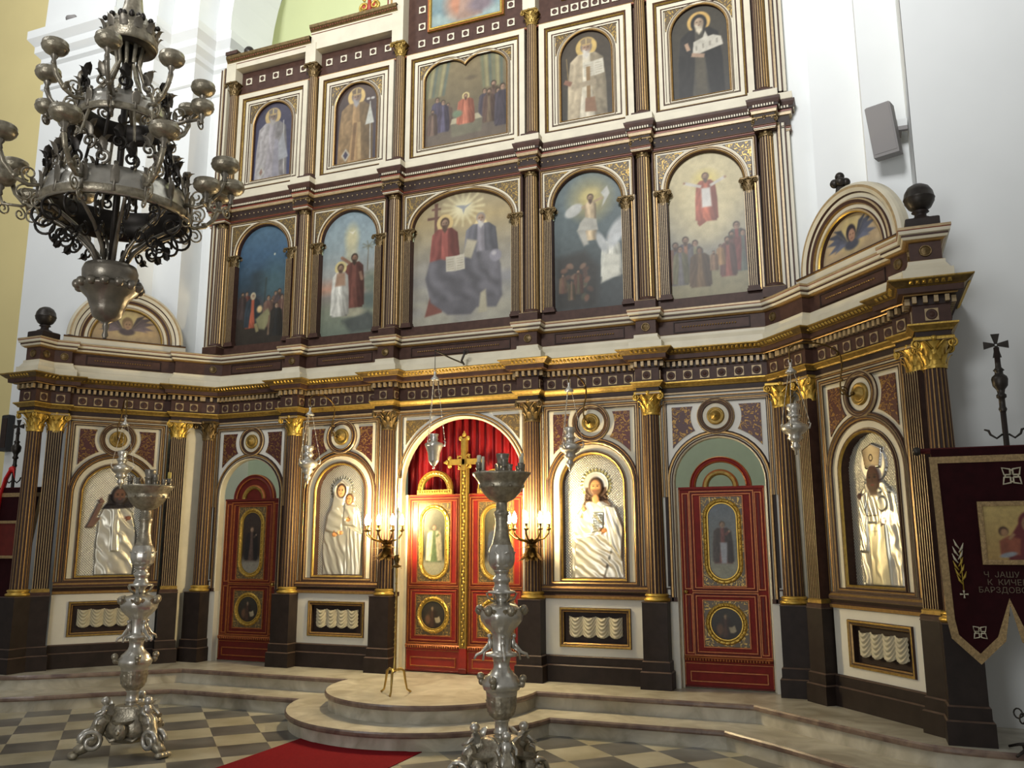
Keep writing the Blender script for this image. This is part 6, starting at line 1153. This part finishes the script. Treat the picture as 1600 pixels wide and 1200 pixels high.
# chandelier
CX, CY = 0.0, -5.27
t = thing('silver_chandelier', 'two-tiered dark silver chandelier with candle bowls hanging in the nave', 'chandelier', (CX, CY, 3.1))
def C(q, n, par=t): q.xf(Matrix.Translation((0, 0, -3.1))); return q.to(n, par)
q = MB(); q.lathe([(.012, 3.1), (.02, 3.12), (.012, 3.15), (.022, 3.18), (.016, 3.2), (.045, 3.215), (.085, 3.24), (.1, 3.29), (.125, 3.36), (.165, 3.40), (.185, 3.42), (.19, 3.435), (.16, 3.45), (.15, 3.46), (.165, 3.50), (.168, 3.54), (.155, 3.575), (.11, 3.585), (.001, 3.588)], 32, (0, 0, 0), 'dark_silver', mod=lambda a, z: 1+(.035*math.cos(a*14) if 3.22 < z < 3.39 else 0))
for k in range(14): a = 2*PI*k/14; q.ball((.185*math.cos(a), .185*math.sin(a), 3.435), .031, 'dark_silver', 10, 7)
C(q, 'bottom_bowl')
def band(R, z, h, n, name):
    q = MB(); q.lathe([(R*.88, z+h), (R*.91, z+h*.99), (R*.97, z+h*.62), (R*1.0, z+h*.34), (R*1.03, z+h*.26), (R*1.02, z), (R*.98, z-.004), (R*.92, z), (R*.84, z+h*.9), (R*.88, z+h)], 48, (0, 0, 0), 'silver', mats=lambda i, j: 'iron' if i >= 6 else ('tarnish' if i == 4 else 'silver'), smooth=True)
    for k in range(n): a = 2*PI*k/n; c, s = math.cos(a), math.sin(a); q.tube([(R*.97*c, R*.97*s, z+h*1.05), (R*1.0*c, R*1.0*s, z+h*.6), (R*1.02*c, R*1.02*s, z+.01)], [.014, .008, .012], 6, 'dark_silver'); leaf(q, (R*c, R*s, z+h*.35), a, h*.8, .028, .01, 'dark_silver')
    return C(q, name)
band(.455, 3.905, .20, 16, 'lower_ring'); band(.285, 4.55, .145, 12, 'upper_ring')
q = MB()
for k in range(10):
    a = 2*PI*k/10; c, s = math.cos(a), math.sin(a); q.tube([(.08*c, .08*s, 3.585), (.13*c, .13*s, 3.68), (.24*c, .24*s, 3.79), (.39*c, .39*s, 3.88), (.44*c, .44*s, 3.94)], [.015, .014, .013, .012, .012], 6, 'dark_silver')
C(q, 'lower_ribs'); q = MB()
for k in range(10):
    a = 2*PI*k/10+.3; c, s = math.cos(a), math.sin(a); q.tube([(.27*c, .27*s, 4.66), (.2*c, .2*s, 4.74), (.12*c, .12*s, 4.86), (.07*c, .07*s, 5.0), (.09*c, .09*s, 5.13)], [.011, .012, .012, .012, .014], 6, 'tarnish')
C(q, 'upper_ribs'); q = MB()
for k in range(12):
    a = 2*PI*k/12; c, s = math.cos(a), math.sin(a); q.tube([(.42*c, .42*s, 4.09), (.40*c, .40*s, 4.2), (.33*c, .33*s, 4.33), (.30*c, .30*s, 4.45), (.27*c, .27*s, 4.57)], [.01, .01, .009, .01, .01], 6, 'tarnish' if k % 2 else 'iron')
C(q, 'middle_ribs')
q = MB(); q.lathe([(.10, 5.12), (.168, 5.125), (.178, 5.15), (.165, 5.22), (.175, 5.235), (.16, 5.25), (.13, 5.31), (.085, 5.37), (.065, 5.42), (.055, 5.5), (.05, 5.53)], 28, (0, 0, 0), 'silver', mats=lambda i, j: 'iron' if i == 0 else 'tarnish')
for k in range(12): a = 2*PI*k/12; leaf(q, (.165*math.cos(a), .165*math.sin(a), 5.2), a, .1, .03, .03, 'dark_silver'); q.ball((.17*math.cos(a), .17*math.sin(a), 5.29), .018, 'iron', 6, 5)
for k in range(12): a = 2*PI*k/12+.26; q.ball((.135*math.cos(a), .135*math.sin(a), 5.31), (.02, .02, .03), 'iron', 8, 5)
C(q, 'crown'); q = MB(); q.lathe([(.05, 5.52), (.07, 5.56), (.075, 5.6), (.05, 5.64), (.04, 5.68), (.06, 5.72), (.04, 5.76), (.02, 5.8)], 20, (0, 0, 0), 'dark_silver'); q.lathe([(.02, 5.79), (.018, 12)], 8, (0, 0, 0), 'iron'); C(q, 'suspension_rod')
q = MB(); q.tube([(0, 0, 3.58), (0, 0, 5.15)], .022, 8, 'iron'); C(q, 'centre_rod')
def bowl(q, c, r): q.lathe([(.001, -.014), (r*.4, -.012), (r*.8, .0), (r*.99, .018), (r*1.0, .03), (r*1.05, .034), (r*1.0, .04), (r*.99, .06), (r*.94, .067), (r*.9, .06), (.001, .055)], 22, c, 'tarnish'); q.lathe([(r*.14, -.085), (r*.22, -.075), (r*.16, -.05), (r*.3, -.03), (r*.2, -.008)], 12, c, 'dark_silver')
RA = math.atan2(.37, .929)  # azimuth of the picture's right
def arm(a, R0, z0, R1, z1, r, side, dark, upper=False):
    c, s = math.cos(a), math.sin(a); q = MB(); tx, ty = -s, c
    def rp(R, z, o=0): return (R*c+tx*o, R*s+ty*o, z)
    dr, dz = R1-R0, z1-z0
    q.tube([rp(R0, z0), rp(R0+dr*.3, z0-.02), rp(R0+dr*.62, z0+.01), rp(R0+dr*.88, z0+dz*.35), rp(R1, z0+dz*.65), rp(R1, z1-.08)], [.013, .014, .014, .016, .017, .013], 7, dark)
    q.tube(spiral(rp(R0+dr*.30, z0+.055), .05, .012, -PI/2, 1.4, a), .006, 5, dark); q.tube(spiral(rp(R0+dr*.35, z0-.075), .055, .014, PI/2, -1.5, a), .006, 5, dark); q.tube(spiral(rp(R0+dr*.05, z0-.12), .04, .012, PI/2, -1.4, a), .006, 5, dark); q.ball(rp(R0+dr*.62, z0+.02), .022, dark, 8, 6)
    for k in range(3): leaf(q, rp(R0+dr*(.2+.2*k), z0+.0), a+1.5*(k-1), .07, .018, .03, dark)
    ar = C(q, 'scroll_arm'); b = MB(); bowl(b, rp(R1, z1), r); C(b, 'candle_bowl', ar)
    for o, dR, dzz in side:
        q = MB(); q.tube([rp(R0+dr*.55, z0+.0), rp(R0+dr*.6, z0-.02, o*.4), rp(R1+dR-.02, z0-.02, o*.9), rp(R1+dR, z0+dzz-.08, o)], [.011, .011, .011, .01], 6, dark); q.tube(spiral(rp(R1+dR*.5, z0-.04, o*.6), .045, .01, PI/2, 1.4, a+1.2), .006, 5, dark); C(q, 'side_branch', ar); b = MB(); bowl(b, rp(R1+dR, z0+dzz, o), r*.95); C(b, 'candle_bowl', ar)
for k in range(8):
    rel = k*PI/4; a = RA+rel; deg = (rel*180/PI+360) % 360
    side = [(.085, .02, .12), (-.09, -.08, .06)] if k in (0, 4) else []
    arm(a, .45, 4.0, .70, 4.24, .088, side, 'tarnish')
    arm(a+.2, .28, 4.63, .49, 4.85, .078, [(-.1, .02, .03)] if k in (0, 4) else ([(.1, -.02, .02)] if k == 3 else []), 'tarnish' if k % 2 else 'dark_silver')
for (R, z, n, up, nm) in ((.42, 4.1, 16, 1, 'cresting_scroll'), (.34, 4.24, 12, 1, 'cresting_scroll'), (.27, 4.69, 12, 1, 'cresting_scroll'), (.46, 3.93, 16, -1, 'hanging_scroll')):
    for k in range(n):
        q = MB(); a = 2*PI*(k+.5)/n; c = (R*math.cos(a), R*math.sin(a), z+up*.05)
        if up > 0:
            m_ = 'dark_silver' if k % 2 else 'iron'; q.tube(spiral((c[0], c[1], z+.05), .05, .012, -PI/2, 1.4, a+PI/2), .009, 5, m_); q.tube(spiral((c[0], c[1], z+.13), .035, .01, -PI/2, -1.3, a+PI/2), .007, 5, 'iron')
            for m in range(3): leaf(q, (c[0], c[1], z+.06+.03*m), a+(m-1)*1.5, .10, .028, .035, m_)
        else:
            rr = R*.88; q.tube(spiral((rr*math.cos(a), rr*math.sin(a), z-.10), .085, .02, PI*.6, -1.35, a), .009, 5, 'iron'); q.tube(spiral((R*.62*math.cos(a), R*.62*math.sin(a), z-.20), .05, .014, PI/2, 1.3, a), .008, 5, 'iron')
            for m in range(2): leaf(q, (R*.72*math.cos(a), R*.72*math.sin(a), z-.2), a+(m-.5)*2, -.06, .024, .02, 'iron')
        C(q, nm)
